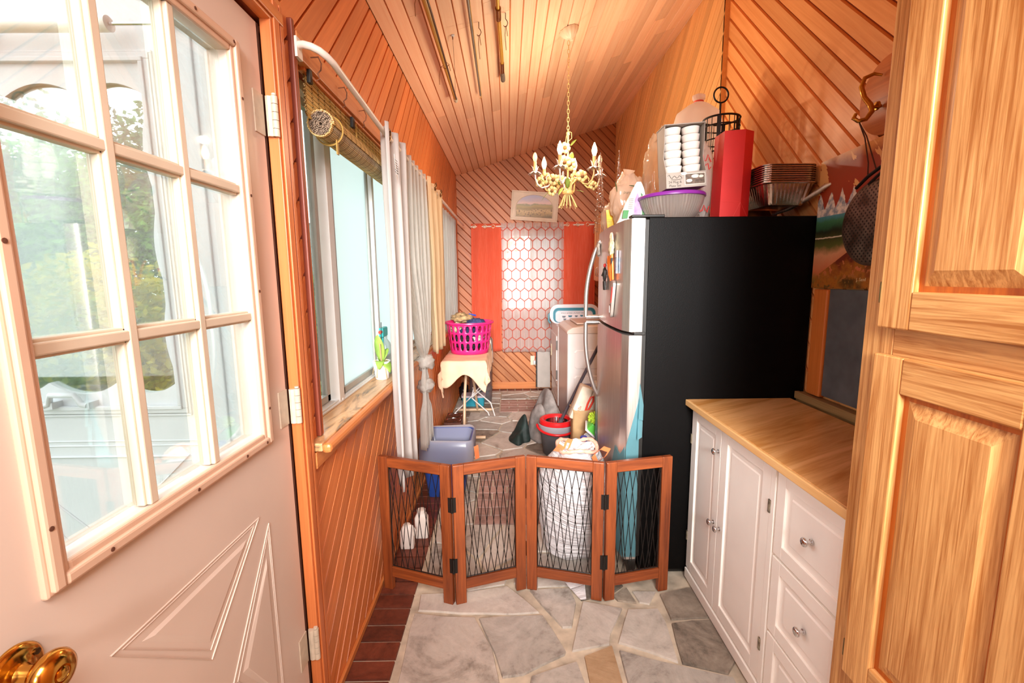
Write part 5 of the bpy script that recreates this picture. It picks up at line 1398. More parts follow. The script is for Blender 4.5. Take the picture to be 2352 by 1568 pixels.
# oak wall cabinets over the washer
oak_p = wood('oak_pale', '#e8b078', '#cf9258', (0, 0, 0), (.03, .03, .5), .4, .08)
for i, (y0, y1) in enumerate(((4.62, 5.16), (4.06, 4.61))):
    t = thing('wall_cabinet', ('pale oak wall cabinet nearest the far window' , 'pale oak wall cabinet above the washer behind the fridge')[i], 'cabinet', (1.15, (y0+y1)/2, 1.38), 'wall cabinets over the washer')
    bm = new(); box(bm, .985, XF-.001, y0, y1, 1.39, 2.10); obj('carcass', bm, oak_p, t, bevel=.003)
    for ya, yb_ in ((y0+.01, (y0+y1)/2-.004), ((y0+y1)/2+.004, y1-.01)):
        d = panel_door(t, .966, ya, yb_, 1.40, 2.06, .05, oak_p, oak_p, oak_p)
        bm = new(); tube(bm, [(.962, (ya+yb_)/2+.08*(1 if ya < (y0+y1)/2-.1 else -1), 1.44), (.945, (ya+yb_)/2+.08*(1 if ya < (y0+y1)/2-.1 else -1), 1.46), (.945, (ya+yb_)/2+.08*(1 if ya < (y0+y1)/2-.1 else -1), 1.52), (.962, (ya+yb_)/2+.08*(1 if ya < (y0+y1)/2-.1 else -1), 1.54)], .004, 8); obj('handle', bm, chrome, d, smooth=60)

# ================================================================== ON TOP OF THE FRIDGE
TZ = FZ + .001
# red paper gift bag
t = thing('red_paper_bag', 'tall red paper bag standing on the fridge edge', 'bag', (1.03, 2.16, TZ))
red_p = plain('red_paper', '#d9221f', .55, var=.05)
bm = new(); plan = [(.964, 2.118), (1.052, 2.108), (1.104, 2.138), (1.104, 2.215), (.964, 2.215)]
lo = [bm.verts.new((a, b_, TZ)) for a, b_ in plan]; hi = [bm.verts.new((a+.006, b_, TZ+.378+(.004 if i in (1, 2) else 0))) for i, (a, b_) in enumerate(plan)]
bm.faces.new(lo[::-1])
for i in range(5): bm.faces.new((lo[i], lo[(i+1) % 5], hi[(i+1) % 5], hi[i]))
obj('bag_body', bm, red_p, t, solid=.0012)
bm = new()
for pa, pb in (((1.052, 2.1072, TZ+.07), (1.1045, 2.1375, TZ)), ((1.052, 2.1072, TZ+.07), (1.020, 2.111, TZ)), ((.97, 2.1165, TZ+.075), (1.052, 2.107, TZ+.07))): tube(bm, [pa, pb], .0008, 5)
obj('fold_crease', bm, plain('red_paper_light', '#e8504a', .5), t, kind='stuff')
def plastic_mat(name, tint='#f4efe9', haze=.55, rough=.15, refl=.12): return pane_mat(name, tint, refl, rough, haze)
clear_pl = plastic_mat('clear_film', '#f6e9d8', .30, .08, .16); white_pl = plastic_mat('white_bag_film', '#f3ece6', .86, .25, .07)
def crumple(bm, c, r, seed, amp=.16, freq=3.0, su=40, sv=26, zmin=None): blob(bm, c, r, seed, amp, freq, su, sv, zmin=zmin)
t = thing('white_plastic_bag', 'white plastic bag with red print between mug box and red bag', 'bag', (.945, 2.27, TZ))
bm = new(); crumple(bm, (.948, 2.285, 1.885), (.052, .055, .185), 3, .18, 3.0, zmin=TZ); obj('bag_body', bm, white_pl, t, smooth=179)
bm = new()
for z_, k in ((1.99, 0), (1.955, 1), (1.76, 2)): tube(bm, [(.915+.008*i, 2.229, z_+.018*math.sin(i*1.9+k)) for i in range(7)], .0022, 5)
obj('red_print', bm, MATS['red_paper'], t, kind='stuff')
# ribbed glass dish with purple lid
t = thing('glass_dish', 'ribbed clear bowl with a purple lid on the fridge', 'dish', (.80, 2.27, TZ))
DM = T((.80, 2.275, TZ+.002), (0, math.radians(-1.5), 0))
bm = new(); lathe(bm, [(.085, .0), (.098, .006), (.125, .040), (.143, .080), (.150, .112), (.153, .116), (.146, .112), (.138, .080), (.119, .042), (.092, .009), (0, .008)], 120, DM, rib=lambda k: 1+.012*(1 if k % 2 else -1), open_=True)
m, tr_, b = nt('clear_dish'); setp(b, Base_Color=(1, .98, .95, 1), Roughness=.04, Transmission_Weight=.92, IOR=1.3); MATS['clear_dish'] = m
obj('bowl', bm, pane_mat('dish_glass', '#fbf4ec', .16, .05, haze=.38), t, smooth=30)
bm = new(); lathe(bm, [(0, .128), (.13, .130), (.153, .127), (.157, .122), (.157, .112), (.153, .110), (.150, .116), (0, .118)], 64, DM); obj('lid', bm, plain('purple_plastic', '#7a2a8a', .35), t, smooth=40)
# mug box
t = thing('mug_set_box', 'grey carton of stacked white mugs standing on the purple lid', 'box', (.81, 2.2, 1.84))
BM = T((.822, 2.150, 1.846), (0, math.radians(-4.0), 0))
bxg = plain('carton_grey', '#a39a90', .7, var=.06); bxd = plain('carton_dark', '#6e625a', .8)
bm = new(); box(bm, -.092, .092, .0, .105, 0, .068, BM); lab = obj('label_tray', bm, bxg, t, bevel=.001)
bm = new(); box(bm, -.092, .092, .103, .107, .068, .275, BM); obj('back_panel', bm, bxd, t)
bm = new()
for sx_ in (-1, 1):
    q = [(.0, .068), (.105, .068), (.105, .275), (.0, .275), (.012, .20), (.03, .14)]
    prism(bm, q, lambda a, b_, d: BM @ Vector((sx_*(.0905+d), a, b_)), -.0015, .0015)
obj('side_panel', bm, bxg, t, kind='stuff')
bm = new(); box(bm, -.094, .094, -.004, .107, .273, .277, BM); obj('top_flap', bm, bxg, t)
mug = plain('mug_white', '#efe8e0', .22)
mb = new(); lathe(mb, [(0, 0), (.030, 0), (.036, .006), (.040, .026), (.041, .031), (.038, .031), (.036, .024), (.031, .008), (0, .006)], 32)
bmesh.ops.recalc_face_normals(mb, faces=mb.faces); mme = bpy.data.meshes.new('mug'); mb.to_mesh(mme); mb.free(); mme.materials.append(mug); mme.shade_smooth()
for cxk in (-.043, .043):
    for k in range(6):
        o = bpy.data.objects.new('mug', mme); COL.objects.link(o); attach(o, t)
        o.matrix_basis = o.matrix_parent_inverse.inverted() @ t.matrix_world.inverted() @ BM @ Matrix.Translation((cxk, .052, .070+k*.0335)) if False else Matrix.Identity(4)
        o.matrix_basis = BM @ Matrix.Translation((cxk, .052, .070+k*.0335))
        o.parent = t; o.matrix_parent_inverse = Matrix.Translation(t.location).inverted()
FMb = BM @ T((0, -.0006, 0)) @ FM
inkb = plain('ink_brown', '#4a3f38', .6)
for s_, sz, x_, z_, sh in (('24 Mug &', .0155, -.052, .026, 0), ('Plate Set', .0155, -.052, .010, 0)):
    text(s_, sz, inkb, BM @ T((x_, -.0006, z_)) @ FM, lab)
bm = new(); tube(bm, [BM @ Vector((-.085+.0065*i, -.0008, .048+.006*math.sin(i*1.7)+(.006 if i < 2 else 0))) for i in range(11)], .0011, 5); tube(bm, [BM @ Vector((-.07+.01*i, -.0008, .038-.002*math.sin(i*.7))) for i in range(6)], .0009, 5); obj('script_lettering', bm, inkb, lab)
bm = new(); box(bm, -.008, .086, -.0012, .0, .010, .060, BM); pc = obj('picture_border', bm, plain('label_cream', '#d8cfc2', .5), lab)
bm = new(); box(bm, -.005, .083, -.0018, -.001, .013, .057, BM); obj('picture', bm, plain('picture_brown', '#6b5a4c', .5, var=.3, nscale=60), lab)
bm = new()
for a, b_, ra, rb_ in ((.012, .028, .014, .007), (.040, .046, .018, .008), (.066, .044, .012, .006), (-.012, .060, .014, .007)): prism(bm, [(a+ra*math.cos(q), b_+rb_*math.sin(q)) for q in [2*PI*k/20 for k in range(20)]], lambda x_, z_, d: BM @ Vector((x_, -.0018-d, z_)), 0, .0006)
obj('plate_picture', bm, MATS['label_cream'], lab, kind='stuff')
# white sack with red tie, wire stand, clear bag, produce bags, beaded trees
t = thing('white_sack', 'white plastic sack tied with a red twist at the back of the fridge top', 'bag', (1.07, 2.6, TZ))
bm = new()
def sackf(u, v):
    th = 2*PI*u; prof = [(.0, .02), (.10, .0), (.13, .2), (.140, .45), (.138, .555), (.115, .635), (.055, .680), (.022, .697), (.034, .713), (.035, .730), (.012, .740)]
    x = v*(len(prof)-1); i = min(int(x), len(prof)-2); f_ = x-i; r = prof[i][0]*(1-f_)+prof[i+1][0]*f_; z = prof[i][1]*(1-f_)+prof[i+1][1]*f_
    r *= 1+.07*noise.noise(Vector((math.cos(th)*2, math.sin(th)*2, v*5)))+.06*math.sin(th*9+v*4)*max(0, v-.4)
    return (1.072+r*math.cos(th), 2.68+r*.88*math.sin(th), TZ+z)
grid(bm, sackf, 64, 40, wrap=True); obj('bag_body', bm, white_pl, t, smooth=179)
bm = new(); tube(bm, [(1.072+.022*math.cos(a), 2.68+.022*math.sin(a), TZ+.697) for a in [2*PI*k/16 for k in range(16)]], .006, 7, close=True); obj('tie', bm, plain('red_tie', '#e0452c', .4), t, smooth=60)
t = thing('wire_stand', 'black wire caddy with a ring handle behind the red bag', 'stand', (1.09, 2.36, TZ))
bm = new(); wc = (1.112, 2.475)
for z_ in (2.07, 2.13, 2.20, 2.24): tube(bm, [(wc[0]+.088*math.cos(a), wc[1]+.088*math.sin(a), z_) for a in [2*PI*k/40 for k in range(40)]], .0035 if z_ != 2.24 else .005, 6, close=True)
for k in range(20):
    a = 2*PI*k/20; tube(bm, [(wc[0]+.088*math.cos(a), wc[1]+.088*math.sin(a), TZ), (wc[0]+.088*math.cos(a), wc[1]+.088*math.sin(a), 2.24)], .0022, 5)
for k in range(6):
    a = 2*PI*k/6; x_, y_ = wc[0]+.090*math.cos(a), wc[1]+.090*math.sin(a); box(bm, -.008, .008, -.001, .001, 2.05, 2.24, T((x_, y_, 0), (0, 0, a+PI/2)))
tube(bm, [(wc[0]+.088*math.cos(a), wc[1]+.088*math.sin(a), TZ+.004) for a in [2*PI*k/40 for k in range(40)]], .004, 6, close=True)
obj('basket', bm, black_metal, t, kind='stuff')
bm = new(); tube(bm, [(1.07, 2.40, 2.07), (1.07, 2.40, 2.297)], .0042, 8); tube(bm, [(1.07+.036*math.cos(a), 2.40, 2.332+.036*math.sin(a)) for a in [2*PI*k/32 for k in range(32)]], .0042, 8, close=True); obj('ring_handle', bm, black_metal, t, smooth=60)
t = thing('clear_bag', 'tall clear plastic bag shining gold left of the mug box', 'bag', (.80, 2.52, TZ))
bm = new(); crumple(bm, (.815, 2.525, 1.945), (.082, .055, .25), 8, .22, 3.2, 44, 34, zmin=TZ); obj('bag_body', bm, clear_pl, t, smooth=100)
t = thing('produce_bag', 'crumpled pale plastic bag with green leaf print on the fridge', 'bag', (.68, 2.62, TZ))
bm = new(); crumple(bm, (.682, 2.63, 1.85), (.105, .075, .150), 14, .24, 2.8, 44, 30, zmin=TZ); tube(bm, [(.675, 2.62, 1.97), (.672, 2.615, 2.00), (.676, 2.61, 2.025)], [.03, .022, .034], 12); obj('bag_body', bm, plastic_mat('pale_film', '#f3e3d4', .62, .15, .12), t, smooth=100)
bm = new()
for c, d, L in (((.62, 2.548, 1.80), (.6, 0, .5), .06), ((.66, 2.545, 1.93), (.9, 0, -.2), .06), ((.60, 2.56, 1.90), (-.2, 0, 1), .06), ((.70, 2.542, 1.86), (.6, 0, .8), .06)): leaf_blade(bm, c, d, L, .014, 0)
obj('leaf_print', bm, plain('print_green', '#5d7a4a', .5), t, kind='stuff')
text('purp', .022, plain('ink_olive', '#5a5640', .6), T((.655, 2.550, 1.895), (0, .1, 0)) @ FM, t, 'print')
t = thing('salad_pack', 'white salad pack with purple picture and green band at the fridge corner', 'bag', (.62, 2.34, TZ))
bm = new()
def packf(u, v):
    a = 2*PI*u; k = (1-v)**.8; w_ = .072*k+.010; d_ = .045*k*(1-.2*v)+.004
    return (.625+.03*v+w_*math.copysign(abs(math.cos(a))**.7, math.cos(a)) + .004*noise.noise(Vector((u*9, v*6, 2))), 2.33+d_*math.copysign(abs(math.sin(a))**.8, math.sin(a)), TZ+.205*v)
grid(bm, packf, 48, 16, wrap=True); obj('pack', bm, plain('pack_white', '#e9e3de', .3, var=.04), t, smooth=60)
fp = lambda a, b_, d: (.625+a+.15*b_, 2.33-.0475*(1-b_/.205)**.75-.0045-d, TZ+b_)
bm = new(); prism(bm, [(-.012, .035), (.020, .035), (.026, .075), (.014, .11), (-.006, .15), (-.014, .12)], fp, 0, .001); obj('purple_picture', bm, plain('lavender', '#a88bb4', .4, var=.2, nscale=40), t)
bm = new(); prism(bm, [(.036, .015), (.066, .03), (.052, .085), (.024, .135), (.012, .15)], fp, -.004, .002); obj('green_band', bm, plain('band_green', '#3f7d48', .4), t)
bm = new(); prism(bm, [(-.066, .025), (-.040, .025), (-.038, .065), (-.064, .065)], fp, -.006, .002); obj('green_tag', bm, MATS['band_green'], t)
bm = new()
for k in range(6): prism(bm, [(-.044, .075+k*.009), (-.020, .076+k*.009), (-.020, .078+k*.009), (-.044, .077+k*.009)], fp, -.001, .0012)
obj('print_line', bm, plain('ink_soft', '#9a978c', .7), t, kind='stuff')
t = thing('yellow_label_bag', 'clear bag with a yellow label at the far corner of the fridge top', 'bag', (.59, 2.72, TZ))
bm = new(); crumple(bm, (.600, 2.735, 1.775), (.050, .045, .085), 21, .2, 2.6, 32, 20, zmin=TZ); obj('bag_body', bm, clear_pl, t, smooth=100)
bm = new(); grid(bm, lambda u, v: (.565+.040*u+.012*(1-v), 2.672+.004*math.sin(v*5), 1.715+.105*v), 4, 8); obj('label', bm, plain('label_yellow', '#e6b820', .4), t, solid=.001)
for k in range(6):
    bm = new(); box(bm, .572, .603, 2.6705, 2.6715, 1.725+k*.008, 1.727+k*.008); obj('print_line', bm, plain('ink_amber', '#a87c18', .6), t)
silver = plain('silver_wire', '#c9c4c0', .2, 1.0)
for i, (x_, y_, h_, lb) in enumerate(((.553, 2.785, .46, 'silver beaded wire cone tree, left of the pair on the fridge'), (.662, 2.79, .475, 'silver beaded wire cone tree, right of the pair on the fridge'))):
    t = thing('wire_tree', lb, 'ornament', (x_, y_, TZ), 'beaded wire trees')
    bm = new(); pts = []
    for k in range(150): u = k/149; a = u*60; r = .034*(1-u)+.002; pts.append((x_+r*math.cos(a), y_+r*math.sin(a)*.9, TZ+h_*u))
    tube(bm, pts, .0011, 4)
    for k in range(6):
        a = k*PI/3; tube(bm, [(x_+.034*math.cos(a), y_+.031*math.sin(a), TZ), (x_, y_, TZ+h_)], .0012, 4)
    obj('wire', bm, silver, t, kind='stuff')
    bm = new()
    for k in range(34): u = .05+k*.027; a = k*2.4; r = .034*(1-u)+.002; bmesh.ops.create_icosphere(bm, subdivisions=1, radius=.0032, matrix=Matrix.Translation((x_+r*math.cos(a), y_+r*math.sin(a), TZ+h_*u)))
    obj('bead', bm, silver, t, kind='stuff')
# copper frying pan, foil roasting tray, stack of foil pans
t = thing('frying_pan', 'copper frying pan with a steel handle on the fridge', 'pan', (1.22, 2.30, TZ))
PM = T((1.222, 2.318, TZ))
bm = new(); lathe(bm, [(0, 0), (.090, 0), (.100, .006), (.108, .044), (.110, .046), (.106, .045), (.097, .008), (0, .005)], 48, PM); obj('pan', bm, plain('copper', '#b8683a', .28, .9), t, smooth=40)
bm = new(); tube(bm, [(1.268, 2.222, TZ+.030), (1.288, 2.13, TZ+.042), (1.312, 2.06, TZ+.068), (1.342, 1.97, TZ+.112), (1.350, 1.95, TZ+.118)], [.007, .008, .0095, .0115, .006], 12); obj('handle', bm, steel, t, smooth=60)
m, tr_, b = nt('foil'); N = NB(tr_); f = N.noise(N.obj(), 70, 4, .6); setp(b, Base_Color=rgb('#cfc4bc'), Metallic=1.0, Roughness=.24); N.bump(f, b, .35, .004); MATS['foil'] = m
def tray(name, label, x0, x1, y0, y1, z0, z1, tap, ribs, rims=0, grp=None):
    t = thing(name, label, 'pan', ((x0+x1)/2, (y0+y1)/2, z0), grp)
    bm = new(); n = ribs
    def loop(x0, x1, y0, y1, r, z, amp):
        p = rrect(x0, x1, y0, y1, r, 6); out = []
        # resample along the outline so the sides can be fluted
        L = [0]
        for i in range(len(p)): q = p[(i+1) % len(p)]; L.append(L[-1]+math.hypot(q[0]-p[i][0], q[1]-p[i][1]))
        for k in range(n):
            s_ = L[-1]*k/n; i = max(j for j in range(len(p)) if L[j] <= s_+1e-9); f_ = (s_-L[i])/max(1e-9, L[i+1]-L[i]); q = p[(i+1) % len(p)]
            a, b_ = p[i][0]+(q[0]-p[i][0])*f_, p[i][1]+(q[1]-p[i][1])*f_
            cx_, cy_ = (x0+x1)/2, (y0+y1)/2; kk = 1+amp*(1 if k % 2 else -1)
            out.append(bm.verts.new((cx_+(a-cx_)*kk, cy_+(b_-cy_)*kk, z)))
        return out
    loops = [loop(x0+tap, x1-tap, y0+tap, y1-tap, .03, z0, 0), loop(x0+tap*.92, x1-tap*.92, y0+tap*.92, y1-tap*.92, .03, z0+.006, .008), loop(x0+.006, x1-.006, y0+.006, y1-.006, .035, z1-.006, .008), loop(x0, x1, y0, y1, .035, z1, 0), loop(x0-.006, x1+.006, y0-.006, y1+.006, .04, z1+.001, 0), loop(x0-.007, x1+.007, y0-.007, y1+.007, .04, z1-.003, 0)]
    bm.faces.new(loops[0])
    for a, b_ in zip(loops, loops[1:]):
        for k in range(n): bm.faces.new((a[k], a[(k+1) % n], b_[(k+1) % n], b_[k]))
    obj('tray', bm, MATS['foil'], t, smooth=20, solid=.0008)
    return t
tray('foil_tray', 'deep fluted foil roasting tray resting on the copper pan', 1.118, 1.352, 2.03, 2.40, TZ+.050, TZ+.142, .035, 120)
for k in range(8):
    z_ = TZ+.146+k*.0092
    t = tray('foil_pan', (['lowest', 'second lowest', 'third lowest', 'fourth lowest', 'fourth from the top', 'third from the top', 'second from the top', 'topmost'][k] + ' shallow foil pan of the stack above the roasting tray'), 1.122, 1.350, 2.045, 2.36, z_-.0, z_+.0085, .004, 72, grp='stack of shallow foil pans')

# ================================================================== BEHIND THE GATE
# white kitchen trash bag with orange drawstring
t = thing('trash_bag', 'full white trash bag with orange drawstring against the fridge front', 'trash bag', (.355, 2.27, 0))
def bagf(u, v):
    th = 2*PI*u; prof = [(.0, .004), (.12, .002), (.165, .04), (.182, .16), (.200, .34), (.192, .43), (.140, .505), (.088, .548), (.100, .572), (.06, .562), (.0, .545)]
    x = v*(len(prof)-1); i = min(int(x), len(prof)-2); f_ = x-i; f_ = f_*f_*(3-2*f_); r = prof[i][0]*(1-f_)+prof[i+1][0]*f_; z = prof[i][1]*(1-f_)+prof[i+1][1]*f_
    n_ = noise.noise(Vector((math.cos(th)*1.6, math.sin(th)*1.6, v*3.5)))
    r *= 1+.16*n_+.035*noise.noise(Vector((th*1.2, v*26, 3)))+.06*math.sin(th*13+v*3)*max(0, v-.45)*2
    x_, y_ = .345+r*math.cos(th), 2.275+r*.98*math.sin(th)
    return (min(x_, .500), y_, z + (.02*n_ if v > .6 else 0))
m, tr_, b = nt('trash_film'); N = NB(tr_)
wv = N.noise(N.mapping(N.obj(), (.2, .1, 0), (.9, .9, .045)), 3.0, 4, .6, 1.0)
setp(b, Base_Color=rgb('#efecee'), Roughness=.32, Subsurface_Weight=.0, Transmission_Weight=.0); N.bump(wv, b, 1.0, .03); MATS['trash_film'] = m
bm = new(); grid(bm, bagf, 72, 54, wrap=True); obj('bag_body', bm, m, t, smooth=179)
dstr = plain('drawstring_orange', '#f58a55', .35, var=.08); dstr_l = plain('drawstring_bunched', '#f3b9a0', .4, var=.1, nscale=60)
bm = new(); tube(bm, [(.352+.103*math.cos(a), 2.275+.105*math.sin(a), .572+.012*math.sin(a*3)) for a in [2*PI*k/36 for k in range(36)]], [.010+.0025*math.sin(k*2.4) for k in range(36)], 8, close=True); obj('drawstring_hem', bm, dstr_l, t, smooth=60)
bm = new()
for c, q in (((.275, 2.20, .582), [(0, 0, 0), (-.035, -.02, .03), (-.05, -.03, .015), (-.02, -.01, .0)]), ((.275, 2.20, .582), [(0, 0, 0), (.010, -.02, .055), (.035, -.02, .05), (.022, 0, .0)]), ((.44, 2.19, .568), [(0, 0, 0), (.02, -.03, .035), (.055, -.03, .022), (.04, -.01, -.02)]), ((.44, 2.19, .568), [(0, 0, 0), (-.025, -.04, .0), (-.01, -.045, -.035), (.02, -.03, -.02)])):
    rows = []
    for i in range(7):
        u = i/6*3; k = min(int(u), 2); f_ = u-k; p = Vector(c)+Vector(q[k]).lerp(Vector(q[k+1]), f_)
        rows.append([bm.verts.new(p+Vector((-.007, .006, -.011))), bm.verts.new(p+Vector((.007, -.006, .011)))])
    for a, b_ in zip(rows, rows[1:]): bm.faces.new((a[0], a[1], b_[1], b_[0]))
obj('drawstring_loop', bm, dstr, t, solid=.0012, kind='stuff')
bm = new(); prism(bm, [(.255, 1.99), (.350, 1.975), (.338, 1.865), (.312, 1.862)], lambda a, b_, d: (a, b_, .001+d+.006*(1-(b_-1.86)/.13)), 0, .003); obj('loose_corner', bm, m, t)
# mop bucket with red wringer, mop
t = thing('mop_bucket', 'grey mop bucket with a red wringer and red handle', 'bucket', (.392, 3.62, 0))
MB = T((.392, 3.62, 0))
bm = new(); lathe(bm, [(0, 0), (.108, 0), (.113, .006), (.138, .205), (.141, .21), (.147, .250), (.149, .256), (.145, .257), (.136, .208), (.106, .012), (0, .010)], 56, MB); obj('pail', bm, plain('bucket_grey', '#55575c', .5, var=.06), t, smooth=40)
bm = new(); lathe(bm, [(.1500, .205), (.152, .21), (.154, .252), (.150, .257), (.147, .25)], 56, MB, open_=True); obj('rim_collar', bm, plain('collar_grey', '#9a9aa0', .4), t, smooth=40)
red_w = plain('wringer_red', '#d81f24', .3, var=.04)
bm = new(); lathe(bm, [(.136, .215), (.144, .262), (.140, .285), (.130, .292), (.108, .288), (.094, .270), (.090, .23), (.086, .215), (0, .212)], 56, MB, open_=True); obj('wringer', bm, red_w, t, smooth=40)
bm = new()
for k in range(40):
    a = 2*PI*k/40; box(bm, -.004, .004, -.002, .003, .222, .272, T((.392+.0905*math.cos(a), 3.62+.0905*math.sin(a), 0), (0, 0, a+PI/2)))
obj('wringer_slots', bm, black_plastic, t, kind='stuff')
bm = new(); pts = []
for k in range(25):
    a = PI + PI*k/24; pts.append((.392+.163*math.cos(a), 3.62+.168*math.sin(a), .238-.035*math.sin(PI*k/24)))
tube(bm, pts, .010, 8); obj('handle', bm, red_w, t, smooth=60)
t = thing('mop', 'mop with a grey pole standing in the red wringer', 'mop', (.392, 3.60, .22))
bm = new(); tube(bm, [(.400, 3.585, .235), (.475, 3.52, .43), (.66, 3.36, .90), (.86, 3.19, 1.40)], .0125, 12); obj('pole', bm, plain('pole_grey', '#4f474c', .4), t, smooth=60)
bm = new(); tube(bm, [(.398, 3.587, .228), (.425, 3.563, .30)], .019, 14); obj('ferrule', bm, plain('ferrule_grey', '#5c5358', .45), t, smooth=60)
bm = new(); lathe(bm, [(0, .216), (.055, .217), (.050, .228), (0, .236)], 24, T((.398, 3.60, 0))); obj('mop_head', bm, plain('mop_yellow', '#d9a948', .9), t, smooth=50)
# heap of cloth: height fields with folds
def heap(name, label, cat, x0, x1, y0, y1, h, mat, seed, ridge=.5, freq=5.0, rot=0.0, nx=54, ny=54, tall=None):
    bm = new(); cx_, cy_ = (x0+x1)/2, (y0+y1)/2
    def fn(u, v):
        a = (u-.5)*2; b_ = (v-.5)*2; rr = math.sqrt(a*a+b_*b_); k = max(abs(a), abs(b_))
        if rr > 1e-6: a, b_ = a*k/rr, b_*k/rr            # square to disc
        rr = min(1, k)
        rim = 1+.34*noise.noise(Vector((a*1.3, b_*1.3, seed)))
        x, y = cx_+a*rim*(x1-x0)/2, cy_+b_*rim*(y1-y0)/2
        e = (1-rr**3)
        f_ = .5+.5*math.sin((x*.8+y*.6)*freq*6+seed+5*noise.noise(Vector((x*4, y*4, seed))))
        g = .72+.5*noise.noise(Vector((x*2.2, y*2.2, seed+5)))
        z = h*e*(g*(1-ridge*.5)+ridge*.5*f_)
        if tall: z *= tall(x, y)
        return (x, y, max(.002, z))
    grid(bm, fn, nx, ny)
    return tag(obj(name, bm, mat, smooth=179, solid=.004), label, cat)
fleece = plain('fleece_grey', '#8c8480', .95, var=.16, nscale=18, bump=.5); fleece_l = plain('fleece_light', '#a09893', .95, var=.14, nscale=18, bump=.5)
heap('fleece_blanket', 'grey fleece blanket heaped behind the mop bucket', 'blanket', .17, .505, 3.80, 4.36, .47, fleece, 4.0, 1.0, 6.0)
heap('fleece_throw', 'light grey throw folded up against the washer', 'blanket', .525, .77, 3.80, 4.075, .52, fleece_l, 9.0, 1.0, 8.0)
nv_ = heap('navy_garment', 'navy blue garment with white print on the floor by the washer', 'garment', .24, .515, 4.44, 4.80, .34, plain('navy_cloth', '#2f2f58', .9, var=.2, nscale=20, bump=.3), 13.0, .4, 4.0)
bm = new(); tube(bm, [(.345+.026*math.cos(a), 4.47+.02*math.cos(a), .175+.030*math.sin(a)) for a in [2*PI*k/24 for k in range(24)]], .0028, 6, close=True); obj('printed_letter', bm, plain('print_white', '#d8d6e0', .6), nv_, smooth=60)
heap('dark_green_cloth', 'dark green cloth crumpled on the stone floor left of the fleece', 'cloth', .0, .185, 3.78, 4.16, .26, plain('bottle_green', '#1c2f2c', .7, var=.3, nscale=20), 17.0, .8, 7.0, tall=lambda x, y: .22+.95*max(0, min(1, (x-.03)/.12)))
# brown paper bag with packages, blue box
t = thing('paper_bag', 'brown paper shopping bag holding packages behind the fridge edge', 'bag', (.60, 3.3, 0))
kraft = plain('kraft_paper', '#b89468', .8, var=.1, nscale=14, bump=.5)
bm = new()
def pbf(u, v):
    p = rrect(.470, .735, 3.215, 3.385, .02, 3); n_ = len(p); x = u*n_; i = int(x) % n_; f_ = x-int(x); q = p[(i+1) % n_]
    a, b_ = p[i][0]+(q[0]-p[i][0])*f_, p[i][1]+(q[1]-p[i][1])*f_
    k = 1+.03*v+.05*noise.noise(Vector((a*7, b_*7, v*4)))
    return (.6025+(a-.6025)*k, 3.30+(b_-3.30)*k, .003+(.475+.03*noise.noise(Vector((a*9, b_*9, 3))))*v)
grid(bm, pbf, 84, 22, wrap=True); obj('bag_body', bm, kraft, t, smooth=50, solid=.0015)
bm = new(); tube(bm, [(.53+.024*math.cos(a), 3.206, .20+.024*math.sin(a)) for a in [2*PI*k/20 for k in range(20)]], .0016, 5, close=True); tube(bm, [(.528, 3.206, .19), (.528, 3.206, .212)], .0014, 5); tube(bm, [(.534, 3.206, .192), (.536, 3.206, .208)], .0014, 5); obj('printed_mark', bm, plain('ink_kraft', '#8a6a44', .8), t)
wp = plain('paper_white', '#d8c8b2', .7, var=.1, nscale=12, bump=.4)
for i, (lb, a, b_, c, sz, ry) in enumerate((('white paper package leaning out of the brown bag', .53, 3.29, .52, (.045, .06, .13), .38), ('cream paper package with green print in the brown bag', .645, 3.30, .54, (.055, .065, .12), .45))):
    p_ = thing('paper_package', lb, 'package', (a, b_, .35), 'packages in the paper bag')
    bm = new(); box(bm, -sz[0], sz[0], -sz[1], sz[1], -sz[2], sz[2], T((a, b_, c), (0, ry, 0)), bev=.012); obj('wrap', bm, wp, p_, smooth=40)
    Mt = T((a, b_, c), (0, ry, 0)) @ T((0, -sz[1]-.0007, 0)) @ FM
    if i == 0: text('Y 10x', .030, plain('print_red', '#a8452c', .6), Mt @ T((0, -.05, 0), (0, 0, PI/2)), p_, 'print')
    else: text('UTE 0', .030, plain('print_green_dark', '#3c4a3a', .6), Mt @ T((.02, .07, 0), (0, 0, -PI/3)), p_, 'print')
h_ = thing('red_loop', 'red plastic loop sticking out of the paper bag', 'plastic loop', (.585, 3.22, .45))
bm = new(); tube(bm, [(.560, 3.222, .475), (.575, 3.215, .53), (.595, 3.212, .575), (.615, 3.215, .580), (.613, 3.215, .545), (.590, 3.215, .50), (.572, 3.22, .47)], .0075, 8); obj('loop', bm, MATS['red_plastic'], h_, smooth=60)
t = thing('blue_carton', 'slate blue carton printed with a 7 behind the paper bag', 'box', (.67, 3.53, 0))
bm = new(); box(bm, .585, .80, 3.47, 3.56, .002, .595); obj('carton', bm, plain('carton_blue', '#5a5f84', .5, var=.04), t, bevel=.002)
text('7', .085, plain('print_pale', '#e6e0e0', .6), T((.625, 3.469, .548), (0, PI/2+.2, 0)) @ FM, t)
text('BAGS', .02, MATS['print_pale'], T((.675, 3.469, .548), (0, PI/2+.2, 0)) @ FM, t)
